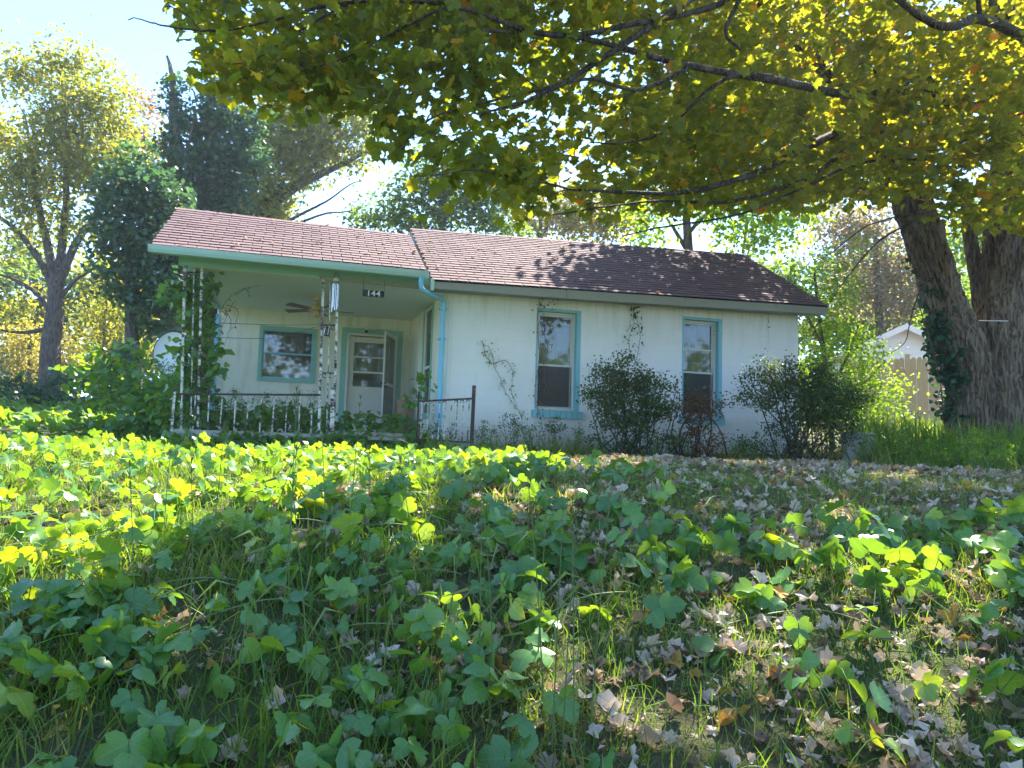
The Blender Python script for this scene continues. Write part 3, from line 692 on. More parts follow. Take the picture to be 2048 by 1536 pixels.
# ---- porch window, door, storm door
def framed(name, label, u0, u1, z0, z1, v, mat, w):
    wd = empty(name, (0, 0, 0)); wd.parent = house
    if label: wd['label'] = label
    m = MB(); rect_frame(m, u0 - w, u1 + w, z0 - w, z1 + w, v - .03, v + .05, w); m.build('casing', mat, wd); return wd
a, b, z0, z1 = ww; pw = framed('window', 'squat two-sash porch window in a teal frame', a + .02, b - .02, z0 + .02, z1 - .02, BV, M['teal'], .07)
zm = (z0 + z1) / 2 + .02
m = MB(); rect_frame(m, a + .02, b - .02, zm - .02, z1 - .02, BV + .0, BV + .03, .03); m.build('sash', M['blue'], pw, label='upper sash')
m = MB(); rect_frame(m, a + .02, b - .02, z0 + .02, zm + .02, BV + .032, BV + .06, .03); m.build('sash', M['blue'], pw, label='lower sash')
m = MB(); m.box((a + .05, BV + .012, zm), (b - .05, BV + .018, z1 - .05)); m.build('pane', M['glass'], pw)
m = MB(); m.box((a + .05, BV + .044, z0 + .05), (b - .05, BV + .050, zm)); m.build('pane', M['glass'], pw)
m = MB()
for k in range(30):
    x0, x1 = a - .05 + (b - a + .1) * k / 30, a - .05 + (b - a + .1) * (k + 1) / 30
    m.add([(x0, BV + .3 + .02 * math.sin(k * 1.3), z0 - .1), (x1, BV + .3 + .02 * math.sin(k * 1.3 + 1.3), z0 - .1), (x1, BV + .3 + .02 * math.sin(k * 1.3 + 1.3), z1), (x0, BV + .3 + .02 * math.sin(k * 1.3), z1)], [(0, 1, 2, 3)])
m.build('curtain', M['curtain'], pw)
d0, d1 = dw
m = MB(); w_ = .13
m.box((d0 - w_, BV - .025, .16), (d0 - .02, BV - .002, DT + w_)); m.box((d1 + .02, BV - .025, .16), (d1 + w_, BV - .002, DT + w_)); m.box((d0 - .02, BV - .025, DT + .02), (d1 + .02, BV - .002, DT + w_))
m.build('door_casing', M['teal'], house)
m = MB(); m.box((d0 - .018, BV - .05, .16), (d0 + .02, BV + .1, DT + .0)); m.box((d1 - .02, BV - .05, .16), (d1 + .018, BV + .1, DT)); m.box((d0 + .02, BV - .04, DT - .02), (d1 - .02, BV + .1, DT + .018)); m.box((d0, BV - .06, .16), (d1, BV + .1, .25))
m.build('door_jamb', M['doorpaint'], house)
door = empty('door', (0, 0, 0)); door.parent = house; door['label'] = 'white wooden front door with three panes over panels'
v = BV + .05; e0, e1 = d0 + .03, d1 - .03; hgt = DT - .02 - .26; zz = lambda k: .26 + hgt * k
m = MB(); st = .10
m.box((e0, v, .26), (e0 + st, v + .04, DT - .03)); m.box((e1 - st, v, .26), (e1, v + .04, DT - .03))
rails = [0, .10, .20, .30, .40, .45, .60, .62, .765, .785, .93, 1.0]
for (k0, k1) in ((0, .05), (.13, .155), (.235, .26), (.34, .365), (.44, .475), (.615, .635), (.775, .79), (.935, .985)):
    m.box((e0 + st, v + .002, zz(k0)), (e1 - st, v + .038, zz(k1)))
m.build('door_frame', M['doorpaint'], door)
m = MB(); m.box((e0 + st, v + .018, zz(0)), (e1 - st, v + .03, zz(.46))); m.build('door_panel', M['doorpaint'], door)
for (k0, k1) in ((.475, .615), (.635, .775), (.79, .935)):
    m = MB(); m.box((e0 + st + .003, v + .016, zz(k0)), (e1 - st - .003, v + .022, zz(k1))); m.build('pane', M['glass'], door)
m = MB()
for k in range(24):
    x0, x1 = e0 + st - .02 + (e1 - e0 - .16) * k / 24, e0 + st - .02 + (e1 - e0 - .16) * (k + 1) / 24
    m.add([(x0, v + .08 + .012 * math.sin(k * 1.7), zz(.60)), (x1, v + .08 + .012 * math.sin(k * 1.7 + 1.7), zz(.60)), (x1, v + .08 + .012 * math.sin(k * 1.7 + 1.7), DT), (x0, v + .08 + .012 * math.sin(k * 1.7), DT)], [(0, 1, 2, 3)])
m.build('door_curtain', M['doorcurtain'], door)
m = MB(); kz = z_at(703, 766, BV); m.tube([(e0 + .055, v - .06, kz), (e0 + .055, v - .045, kz), (e0 + .055, v - .02, kz), (e0 + .055, v, kz)], [.018, .03, .014, .028], 12); m.build('handle', M['aluminium'], door)
# storm door swung outward, hinged on the right
sd = empty('storm_door', (0, 0, 0)); sd.parent = house; sd['label'] = 'narrow aluminium storm door standing open'
hx, hy = d1 - .01, BV - .03
P = hloc(CAM + ray(769, 700) * 1)[0]; P0 = hloc(CAM)[0]; dd_ = P - P0
# free edge lies on the line of sight through its outer stile, at the door's own width from the hinge
wd_ = (d1 - d0) - .04; best = min(np.linspace(10, 17, 1400), key=lambda s: abs(math.hypot(P0[0] + dd_[0] * s - hx, P0[1] + dd_[1] * s - hy) - wd_) + (0 if P0[1] + dd_[1] * s < hy else 9))
ex_, ey_ = P0[0] + dd_[0] * best, P0[1] + dd_[1] * best
ax = np.array([ex_ - hx, ey_ - hy, 0]); ax /= np.linalg.norm(ax); ay = np.array([-ax[1], ax[0], 0]); Rsd = np.stack([ax, ay, [0, 0, 1]], 1)
def sdb(m, a, b): m.box(a, b, R=Rsd, c=(hx, hy, 0))
m = MB(); T0 = .28; T1 = DT - .02; W_ = wd_; MZ = T0 + (T1 - T0) * .48
sdb(m, (0, -.012, T0), (.05, .012, T1)); sdb(m, (W_ - .05, -.014, T0), (W_, .014, T1)); sdb(m, (.05, -.01, T1 - .06), (W_ - .05, .01, T1)); sdb(m, (.05, -.01, MZ - .03), (W_ - .05, .01, MZ + .03)); sdb(m, (.05, -.01, T0), (W_ - .05, .01, T0 + .12))
m.build('stile', M['aluminium'], sd)
m = MB(); sdb(m, (.05, -.002, MZ + .03), (W_ - .05, .002, T1 - .06)); m.build('pane', M['glass'], sd)
m = MB(); sdb(m, (.05, -.002, T0 + .12), (W_ - .05, .002, MZ - .03)); m.build('insect_screen', M['screen'], sd)
m = MB(); m.tube([(*(np.array([hx, hy]) + ax[:2] * (W_ - .03) + ay[:2] * s), MZ + .0) for s in (-.05, -.02, .02, .05)], [.02, .012, .012, .02], 10); m.build('handle', M['black'], sd)
# floodlight over the door
m = MB(); q = hv(740, 657, BV - .1); m.box((q[0] - .11, q[1] - .04, q[2] - .025), (q[0] + .12, q[1] + .05, q[2] + .035)); m.tube([q + [-.06, .0, -.03], q + [-.07, -.05, -.07]], [.035, .045], 10); m.tube([q + [-.14, .08, .02], q + [-.1, .0, .0]], .012, 6)
fl = m.build('door_light', M['aluminium'], house)
m = MB(); m.tube([q + [-.072, -.052, -.072], q + [-.073, -.056, -.075]], [.036, .036], 10); m.build('lens', M['black'], fl)

# ---- wrought iron posts
def iron_post(bars, label, crosses, extra=()):
    p = empty('iron_post', (0, 0, 0)); p.parent = house; p['label'] = label
    for (x0, y0, x1, y1, v_, r_, tw) in bars:
        A_, B2 = hv(x0, y0, v_), hv(x1, y1, v_); m = MB()
        if tw:
            n_ = 60; pts = A_ + (B2 - A_) * np.linspace(0, 1, n_)[:, None]; m.tube(pts, r_, 4, twist=.55)
        else: m.bar(A_, B2, r_ * 2, r_ * 2)
        m.build('iron_bar', M['iron'], p)
    m = MB()
    for (x0, y0, x1, y1, v_) in crosses: m.bar(hv(x0, y0, v_), hv(x1, y1, v_), .012, .018)
    for (x, y, v_) in extra:
        c_ = hv(x, y, v_); aa = np.linspace(0, 5.2, 26); rr = np.linspace(.012, .045, 26)
        m.tube(np.stack([c_[0] + rr * np.cos(aa), np.full(26, c_[1]), c_[2] + rr * np.sin(aa)], 1), .007, 4)
    m.build('iron_crossbar', M['darkiron'], p); return p
iron_post([(370, 528, 361, 880, 0, .019, 0), (388, 540, 381, 880, 0, .011, 1), (404, 530, 395, 880, 0, .017, 0), (378, 530, 370, 872, .25, .016, 0)],
          'rusty corner post of the porch wound with kudzu', [(370, 545, 404, 545, .0), (366, 700, 399, 700, 0), (364, 790, 397, 790, 0)], [(378, 552, 0), (396, 552, 0)])
iron_post([(647, 551, 637, 878, 0, .020, 0), (661, 560, 653, 878, 0, .011, 1), (676, 556, 667, 878, 0, .019, 0)],
          'three-bar iron post beside the porch entry', [(648, 553, 675, 553, 0), (643, 650, 673, 650, 0), (640, 746, 668, 746, 0)], [(652, 654, 0), (666, 654, 0), (649, 750, 0), (660, 750, 0)])

# ================================================================== THINGS ON THE PORCH
def hthing(name, u, v, z, label, cat, group=None): return empty(name, hw(u, v, z), TH, label, cat, group)
def rail_thing(p0, p1, v0, v1, n, label, posts, curls, zb0, zb1):
    A_, B2 = hv(*p0, v0), hv(*p1, v1); base = np.array([A_[0], A_[1], 0])
    r = hthing('porch_railing', base[0], base[1], 0, label, 'railing'); A_ = A_ - base; B2 = B2 - base
    m = MB(); m.bar(A_, B2, .022, .03); m.build('top_rail', M['darkiron'], r)
    m = MB(); m.bar(A_ * [1, 1, 0] + [0, 0, zb0], B2 * [1, 1, 0] + [0, 0, zb1], .02, .026); m.build('bottom_rail', M['darkiron'], r)
    for k in range(n):
        f = (k + .6) / (n + .2); P = A_ + (B2 - A_) * f; zb = zb0 + (zb1 - zb0) * f; m = MB()
        pts = np.array([P[0], P[1], 0]) + np.array([0, 0, 1.0]) * np.linspace(zb, P[2] - .012, 34)[:, None]; j = random.uniform(-.012, .012); pts[:, 0] += np.linspace(j, 0, 34)
        m.tube(pts, .011, 4, twist=.7)
        if curls:
            aa = np.linspace(-.3, 3.4, 14); m.tube(np.stack([P[0] - .025 + .028 * np.cos(aa), np.full(14, P[1] - .012), P[2] - .06 + .035 * np.sin(aa)], 1), .008, 4)
        m.build('baluster', M['iron'], r)
    for (q, w_, zt, zb, mat) in posts:
        m = MB(); P = A_ + (B2 - A_) * q; m.bar([P[0], P[1] - .004, zb], [P[0] + .01, P[1] - .004, zt], w_); m.build('newel', M[mat], r)
    return r
rail_thing((348, 788), (640, 790), -.03, -.03, 11, 'long low iron railing with peeling twisted balusters across the porch front', [(0, .034, .76, -.25, 'iron')], False, .06, .08)
rail_thing((836, 803), (946, 797), -.48, -.48, 9, 'short iron step railing with hooked baluster tops in front of the blue downpipe', [(1.0, .05, 1.0, -.1, 'darkiron'), (0, .03, .86, -.1, 'darkiron')], True, .12, .1)
P = hv(664, 890, -.08); r = hthing('railing_post', P[0], -.08, -.12, 'thick chalky iron newel post standing before the three-bar post', 'post')
m = MB(); tp = hv(665, 778, -.08); m.bar([0, 0, 0], [tp[0] - P[0], 0, tp[2] + .12], .062, .062); m.tube([[tp[0] - P[0], 0, tp[2] + .12], [tp[0] - P[0], 0, tp[2] + .15]], [.03, .012], 8); m.build('shaft', M['iron'], r)

# ceiling fan
c_ = hv(636, 598, 1.7); dz = PC - c_[2]
fan = hthing('ceiling_fan', c_[0], 1.7, PC, 'yellowed ceiling fan with brown blades under the porch ceiling', 'ceiling fan')
m = MB(); m.tube([(0, 0, 0), (0, 0, -.05), (0, 0, -.07)], [.075, .07, .03], 20); m.build('canopy_cup', M['brass'], fan, smooth=False)
m = MB(); m.tube([(0, 0, -.06), (0, 0, -.13)], .018, 10); m.tube([(0, 0, -.12), (0, 0, -.14), (0, 0, -.19), (0, 0, -.23), (0, 0, -.25)], [.04, .10, .115, .10, .05], 24); m.build('motor', M['brass'], fan)
m = MB(); m.tube([(0, 0, -.25), (0, 0, -.27), (0, 0, -.33), (0, 0, -.36)], [.04, .06, .07, .02], 18); m.build('switch_housing', M['brass'], fan)
for k in range(5):
    a_ = k * 2 * math.pi / 5 + .05; R = rotm(np.array([a_]), np.array([0.]), np.array([0.]))[0]; m = MB()
    m.prism([R @ np.array(q) + [0, 0, -.225] for q in ((.16, -.05, -.012), (.64, -.075, -.016), (.66, .0, .0), (.64, .075, .016), (.16, .05, .012))], [R @ np.array(q) + [0, 0, -.217] for q in ((.16, -.05, -.012), (.64, -.075, -.016), (.66, .0, .0), (.64, .075, .016), (.16, .05, .012))])
    b = m.build('blade', M['wood'], fan)
    m = MB(); m.bar(R @ np.array([.09, 0, 0]) + [0, 0, -.23], R @ np.array([.2, 0, 0]) + [0, 0, -.228], .03, .008); m.build('blade_arm', M['brass'], b)
m = MB(); m.tube([(.03, -.03, -.34), (.03, -.03, -.56)], .003, 5); m.tube([(.03, -.03, -.56), (.03, -.03, -.60)], [.006, .009], 6); m.build('pull_chain', M['brass'], fan)

# number sign 144
c_ = hv(747, 587, -.10); sgn = hthing('house_number_sign', c_[0], -.10, c_[2], 'small dark sign with the white number 144 hanging from the porch beam', 'sign')
m = MB(); m.box((-.17, -.006, -.055), (.17, .006, .05)); m.build('board', M['signblue'], sgn)
cu = bpy.data.curves.new('digits', 'FONT'); cu.body = '144'; cu.size = .128; cu.align_x = 'CENTER'; cu.align_y = 'CENTER'; cu.extrude = .0015; cu.offset = .0028; cu.space_character = 1.2
to = bpy.data.objects.new('digits', cu); COL.objects.link(to); bpy.context.view_layer.update()
me = bpy.data.meshes.new_from_object(to.evaluated_get(bpy.context.evaluated_depsgraph_get())); bpy.data.objects.remove(to); me.materials.clear(); me.materials.append(M['whitepl'])
dg = link('digits', me, sgn); dg.rotation_euler = (math.pi / 2, 0, 0); dg.location = (.0, -.0085, -.003)
for sx in (-.165, .165):
    m = MB(); m.tube([(sx, 0, .05), (sx, 0, .05 + .19)], .004, 5); m.build('hanger_wire', M['cord'], sgn)

# wind chime
c_ = hv(673, 548, -.12); ch = hthing('wind_chime', c_[0], -.12, c_[2], 'silver tube wind chime hanging at the top of the three-bar post', 'wind chime')
m = MB(); aa = np.linspace(0, 2 * math.pi, 20); m.tube(np.stack([.03 * np.cos(aa), 0 * aa, -.02 + .035 * np.sin(aa)], 1), .005, 5, cap=False); m.build('ring', M['cord'], ch)
m = MB(); m.tube([(0, 0, -.055), (0, 0, -.075), (0, 0, -.12)], [.02, .045, .05], 14); m.build('chime_top', M['aluminium'], ch)
for k in range(5):
    a_ = k * 2 * math.pi / 5 + .3; x, y = .045 * math.cos(a_), .045 * math.sin(a_); L = .38 + .03 * (k % 3)
    m = MB(); m.tube([(x, y, -.16), (x, y, -.16 - L)], .011, 10); tb = m.build('chime_tube', M['chime'], ch); m = MB(); m.tube([(x, y, -.12), (x, y, -.16)], .002, 4); m.build('string', M['cord'], tb)
# hanging lantern
c_ = hv(655, 650, -.06); la = hthing('hanging_lantern', c_[0], -.06, c_[2], 'small black and white lantern dangling in the middle post', 'lantern')
m = MB(); m.tube([(0, 0, 0), (.0, 0, -.03)], .004, 5); m.tube([(0, 0, -.03), (0, 0, -.05), (-.02, 0, -.16), (-.022, 0, -.175)], [.02, .045, .055, .03], 8); m.build('lantern_body', M['black'], la)
m = MB(); m.bar((-.035, -.052, -.05), (-.052, -.055, -.165), .014, .006); m.bar((.02, -.05, -.05), (.01, -.055, -.165), .008, .006); m.build('white_strip', M['whitepl'], la)
# lines strung across the porch
def line(name, pts, rad, mat, label, cat, sag=.0):
    P = np.array(pts, float); n_ = 30; Q = smoothline(P, n_); Q[:, 2] -= sag * np.sin(np.linspace(0, math.pi, n_)); base = Q[0].copy()
    m = MB(); m.tube(Q, rad, 5); return m.build(name, mat, None, loc=base, label=label, cat=cat)
def W3(px, py, v): q = hv(px, py, v); return hw(*q)
line('clothes_line', [W3(440, 646, .2), W3(560, 650, .15), W3(643, 649, .05)], .005, M['cord'], 'upper dark line strung from the vine to the middle post', 'line')
line('clothes_line', [W3(436, 675, .2), W3(520, 677, .2), W3(572, 670, .15), W3(643, 651, .05)], .005, M['cord'], 'lower dark line rising across the porch window to the middle post', 'line')

# pots and a box by the door
c_ = hv(806, 812, 2.6); pt = hthing('flower_pot', c_[0], 2.6, .16, 'peach clay pot on the porch right of the open storm door', 'pot')
hh = c_[2] - .16 + .12
m = MB(); m.tube([(0, 0, 0), (0, 0, hh * .85)], [.09, .13], 16); m.build('pot_body', M['clay'], pt)
m = MB(); m.tube([(0, 0, hh * .85), (0, 0, hh)], [.145, .145], 16); m.build('rim', M['clay'], pt)

# ================================================================== TREES
def pl(pts, depth=None):
    """picture-plane sketch of a branch -> points in space; each point is (x, y, distance)."""
    return np.array([at(p[0], p[1], p[2] if len(p) > 2 else depth) for p in pts])
class Wood:
    """A growing skeleton: limbs first, then twigs joined to the nearest wood."""
    def __init__(s, cap=60000): s.S = Scatter(); s.P = np.zeros((cap, 3)); s.r = np.zeros(cap); s.n = 0
    def node(s, P, r):
        k = len(P); s.P[s.n:s.n + k] = P; s.r[s.n:s.n + k] = r; s.n += k
    def limb(s, pts, r0, r1, sides=7, n=None, wob=.0):
        n = n or max(6, int(len(pts) * 5)); Q = smoothline(pts, n)
        if wob: Q[1:-1] += np.cumsum(rng.normal(0, wob, (n - 2, 3)), 0) * .4
        rr = r0 * (1 - np.linspace(0, 1, n)) + r1 * np.linspace(0, 1, n)
        V, F = tube_np(Q, rr, sides); s.S.tubes(V, F, rng.random()); s.node(Q, rr); return Q
    def twig(s, c, r0=.012, sag=.1, maxlen=9):
        d = s.P[:s.n] - c; q = (d ** 2).sum(1) + 2.0 * np.maximum(0, d[:, 2]) ** 2; i = np.argmin(q); a = s.P[i].copy(); L = math.sqrt(((a - c) ** 2).sum())
        if L < .05 or L > maxlen: return None, L
        n = 4 if L < 1.2 else 6; t = np.linspace(0, 1, n)[:, None]
        Q = a * (1 - t) + c * t + np.array([0, 0, 1.0]) * (sag * L * np.sin(t * math.pi)) + np.array([rng.normal(0, .06 * L), rng.normal(0, .06 * L), 0]) * np.sin(t * math.pi)
        r_ = min(s.r[i] * .6, r0 * (.6 + L * .6)); rr = np.linspace(r_, r0 * .25, n)
        V, F = tube_np(Q, rr, 4 if r_ < .02 else 5); s.S.tubes(V, F, rng.random()); s.node(Q[1:], rr[1:]); return Q, L
def blobs_to_clusters(blobs, per_m3, shell=.55, squash=.85, stray=.14):
    """blobs: (px, py, radius px, distance[, depth factor]); points biased to the outside of each blob."""
    out = []
    for b in blobs:
        c = at(b[0], b[1], b[3]); r = b[2] * b[3] / FPX; dz = b[4] if len(b) > 4 else 1.0
        n = max(4, int(per_m3 * 4.19 * r ** 3 * dz)); d = rng.normal(size=(n, 3)); d /= np.linalg.norm(d, axis=1)[:, None]
        rr = r * (shell + (1 - shell) * rng.random(n)) * rng.random(n) ** .12; rr = rr * np.where(rng.random(n) < stray, rng.uniform(1.0, 1.5, n), 1) * (1 + .35 * vnoise(d * 2.2 + b[0] * .01 + b[1] * .013, 77)); q = d * rr[:, None]; q[:, 1] *= dz; out.append(c + q)
    return np.concatenate(out)
def leaves_around(S, C, tpls, n_per, spread, size, rlo=0, rhi=1, flat=.7, up=.55, bias=None, cull=False):
    """n_per leaves round each centre of C; blades mostly face the sky with a random tilt."""
    N = len(C) * n_per; c = np.repeat(C, n_per, 0); o = rng.normal(0, spread, (N, 3)); o[:, 2] *= flat
    yaw = rng.random(N) * 6.283; pitch = rng.normal(-.35, up, N); roll = rng.normal(0, up, N); R = rotm(yaw, pitch, roll)
    base = np.repeat(rng.random(len(C)), n_per); rnd = np.clip(rlo + (rhi - rlo) * (.38 * rng.random(N) + .62 * base), 0, 1)
    if bias is not None: rnd = np.clip(rnd + np.repeat(bias, n_per), 0, 1)
    sc = size * (.65 + .6 * rng.random(N)); k = rng.integers(0, len(tpls), N)
    ok = keep_mask(c + o, True) if cull else np.ones(N, bool)
    for i, t_ in enumerate(tpls):
        q = (k == i) & ok; S.put(t_, (c + o)[q], R[q], sc[q], rnd[q])
TD = 2.0
def tree(name, label, cat, trunk, limbs, blobs, mat, dens, n_per, spread, size, tpls=(DIA,), bark='bark2', cull=False, twigs=True, rlo=0, rhi=1, group=None, shell=.5, drop=0.0, maxtwig=6):
    trunk3 = pl(trunk['p'], trunk.get('d')); base = trunk3[0].copy(); base[2] = float(gz(base[0], base[1])) - .1
    if base[2] < trunk3[0][2] - .2: trunk3 = np.concatenate([[base], trunk3])
    root = empty(name, base, 0, label, cat, group); W = Wood()
    W.limb(trunk3, trunk['r'][0], trunk['r'][1], 12, n=26, wob=.01)
    for L in limbs: W.limb(pl(L['p'], L.get('d', trunk.get('d'))), L['r'][0], L['r'][1], 7, wob=.015)
    C = blobs_to_clusters(blobs, dens * TD, shell)
    C = C[C[:, 2] > gz(C[:, 0], C[:, 1]) + .2]
    if cull: C = C[keep_mask(C)]
    if drop: C = C[n2(C[:, 0] * 1.0 + C[:, 2], C[:, 1] + C[:, 2] * .7, .8, 11) > drop]
    if twigs:
        o = np.argsort(((C - trunk3[-1]) ** 2).sum(1))
        for i in o[::2]: W.twig(C[i], .018, .05, maxtwig)
    W.S.build('trunk', M[bark], root, base, smooth=True)
    S = Scatter(); leaves_around(S, C, tpls, n_per, spread, size, rlo, rhi); S.build('crown', M[mat], root, base, kind='stuff')
    return root

tree('tall_tree', 'tall yellow-green tree with a forked dark trunk left of the house', 'tree',
     dict(p=[(100, 745), (103, 690), (110, 640), (114, 600), (113, 560)], d=24, r=(.34, .22)),
     [dict(p=[(112, 585), (85, 530), (50, 480), (10, 440), (-40, 410)], r=(.15, .04)), dict(p=[(112, 570), (98, 500), (80, 420), (66, 330), (50, 230)], r=(.17, .03)),
      dict(p=[(116, 565), (128, 480), (136, 380), (135, 260), (125, 130)], r=(.16, .03)), dict(p=[(118, 570), (150, 490), (190, 430), (230, 350), (250, 300)], r=(.15, .03)),
      dict(p=[(106, 655), (80, 660), (40, 665), (-10, 660)], r=(.10, .03)), dict(p=[(108, 640), (75, 590), (30, 560), (-20, 545)], r=(.1, .03)), dict(p=[(118, 600), (150, 560), (180, 540)], r=(.08, .03))],
     [(60, 150, 52, 24), (125, 115, 48, 24), (20, 150, 50, 24), (60, 250, 75, 25), (150, 230, 80, 24), (225, 185, 48, 24), (180, 150, 50, 25), (230, 260, 60, 25), (110, 330, 85, 24), (30, 360, 70, 24),
      (200, 340, 75, 24), (280, 320, 45, 24), (60, 440, 55, 24), (170, 450, 60, 24), (-20, 250, 70, 24), (-30, 480, 60, 24), (180, 600, 50, 24.5), (40, 600, 50, 24), (50, 520, 30, 24), (215, 530, 45, 25)],
     't_yellow', 5.5, 26, .34, .17, rlo=.1, rhi=1.0, drop=-.35)
tree('slender_tree', 'rust-tinged tree top between the tall yellow tree and the vine tower', 'tree',
     dict(p=[(285, 620), (288, 420), (290, 260)], d=31, r=(.2, .06)), [], [(270, 215, 38, 31), (305, 215, 38, 31), (290, 270, 50, 31), (320, 300, 45, 31), (255, 290, 35, 31)], 't_orange', 3.2, 24, .4, .17, drop=-.3)
tree('vine_covered_snag', 'narrow dead trunk with bare tip wrapped in dark vines', 'tree',
     dict(p=[(352, 620), (350, 400), (346, 250), (343, 160), (334, 112)], d=21, r=(.3, .035)), [dict(p=[(352, 330), (372, 300), (385, 250)], r=(.06, .02)), dict(p=[(352, 450), (330, 380), (322, 330)], r=(.06, .02))],
     [(345, 158, 15, 21), (347, 190, 24, 21), (350, 235, 30, 21), (345, 285, 34, 21), (350, 340, 38, 21), (345, 400, 42, 21), (350, 460, 48, 21)], 't_vine', 26, 22, .16, .12, tpls=(DIA2,), cull=False, rlo=0, rhi=.9, twigs=False)
tree('vine_tower', 'broad tree smothered in dark green hanging vines behind the porch roof', 'tree',
     dict(p=[(430, 640), (430, 450), (432, 300), (440, 210)], d=22, r=(.35, .08)), [dict(p=[(430, 380), (470, 320), (500, 280)], r=(.1, .03))],
     [(415, 205, 34, 22), (450, 185, 36, 22), (400, 255, 38, 22), (445, 245, 45, 22), (410, 315, 46, 22), (460, 310, 46, 22), (400, 380, 50, 22), (455, 380, 50, 22), (495, 250, 40, 22), (420, 440, 55, 22), (505, 320, 36, 22), (480, 140, 40, 23), (440, 130, 26, 23)],
     't_vine', 14, 24, .20, .14, tpls=(DIA2,), cull=False, rlo=.1, rhi=.9, twigs=False)
tree('kudzu_mound_tree', 'dark blue-green vine mound between tall tree and porch roof', 'tree',
     dict(p=[(265, 740), (260, 560), (262, 420)], d=18, r=(.22, .08)), [dict(p=[(262, 520), (300, 470), (330, 430)], r=(.1, .03)), dict(p=[(262, 500), (220, 450), (190, 420)], r=(.1, .03))],
     [(275, 312, 32, 18), (260, 350, 46, 18), (310, 365, 46, 18), (235, 400, 50, 18), (290, 420, 60, 18), (345, 410, 44, 18), (215, 455, 42, 18), (265, 490, 60, 18), (330, 480, 60, 18), (380, 460, 45, 18), (240, 560, 46, 18), (300, 560, 60, 18), (350, 570, 60, 18), (310, 640, 50, 18), (395, 560, 50, 18)],
     't_vine', 13, 26, .19, .13, tpls=(DIA2,), cull=False, rlo=.1, rhi=1.0, twigs=False)
tree('spreading_tree', 'pale green tree with a slanting dark limb behind the porch roof', 'tree',
     dict(p=[(500, 620), (520, 470), (540, 400), (570, 370)], d=26, r=(.3, .15)),
     [dict(p=[(530, 420), (590, 375), (650, 345), (700, 320), (740, 300)], r=(.2, .04)), dict(p=[(560, 385), (610, 350), (640, 300), (660, 240)], r=(.1, .03)), dict(p=[(520, 440), (505, 360), (530, 320), (550, 260)], r=(.1, .03)),
      dict(p=[(580, 440), (620, 420), (660, 400), (700, 370), (725, 360)], r=(.06, .01)), dict(p=[(600, 445), (650, 428), (690, 425), (730, 415)], r=(.05, .01))],
     [(560, 235, 55, 26), (625, 220, 50, 26), (690, 225, 44, 26), (725, 250, 34, 26), (600, 290, 62, 26), (540, 310, 60, 26), (670, 290, 50, 26), (520, 380, 58, 26), (600, 360, 40, 26), (500, 430, 40, 26), (560, 420, 40, 26), (720, 315, 26, 26), (740, 210, 24, 26)],
     't_yellow', 7.5, 28, .36, .19, rlo=0, rhi=.85, drop=-.6)
tree('leafy_tree', 'mid green tree rising behind the middle of the roof', 'tree',
     dict(p=[(880, 640), (885, 460), (890, 330)], d=23, r=(.25, .08)), [dict(p=[(885, 430), (830, 400), (770, 400)], r=(.1, .02)), dict(p=[(888, 420), (940, 390), (990, 370)], r=(.1, .02))],
     [(745, 432, 38, 23), (790, 410, 42, 23), (830, 440, 50, 23), (900, 420, 55, 23), (970, 430, 50, 23), (850, 360, 48, 23), (920, 350, 60, 23), (1000, 370, 50, 23), (830, 310, 30, 23), (715, 445, 24, 23), (1020, 440, 40, 23)],
     't_green', 8.5, 26, .32, .17, rlo=.05, rhi=.95, drop=-.6)
tree('pale_brush_tree', 'pale yellow feathery tree behind the ridge of the main roof', 'tree',
     dict(p=[(1080, 640), (1080, 460), (1085, 400)], d=29, r=(.15, .05)), [dict(p=[(1080, 480), (1110, 430), (1140, 400)], r=(.06, .02)), dict(p=[(1080, 470), (1050, 430), (1040, 400)], r=(.06, .02))],
     [(1050, 440, 40, 29), (1100, 430, 48, 29), (1150, 440, 45, 29), (1200, 450, 45, 29), (1080, 400, 40, 29), (1160, 400, 45, 29), (1240, 430, 50, 29)], 't_pale', 5.5, 26, .38, .19, drop=-.5)
tree('forked_tree', 'forked trunk under yellow leaves behind the right half of the roof', 'tree',
     dict(p=[(1378, 640), (1376, 500), (1372, 440), (1370, 380)], d=22, r=(.20, .09)), [dict(p=[(1374, 500), (1350, 460), (1330, 430)], r=(.08, .03)), dict(p=[(1374, 470), (1410, 430), (1450, 400)], r=(.07, .02))],
     [(1300, 470, 42, 22), (1400, 470, 50, 22), (1460, 480, 50, 22), (1350, 410, 50, 22), (1430, 410, 50, 22), (1530, 450, 50, 22), (1500, 400, 50, 22), (1280, 410, 50, 22), (1580, 480, 40, 22), (1590, 420, 50, 22)],
     't_bright', 6.5, 26, .32, .18, rlo=.3, rhi=1.0, drop=-.4)
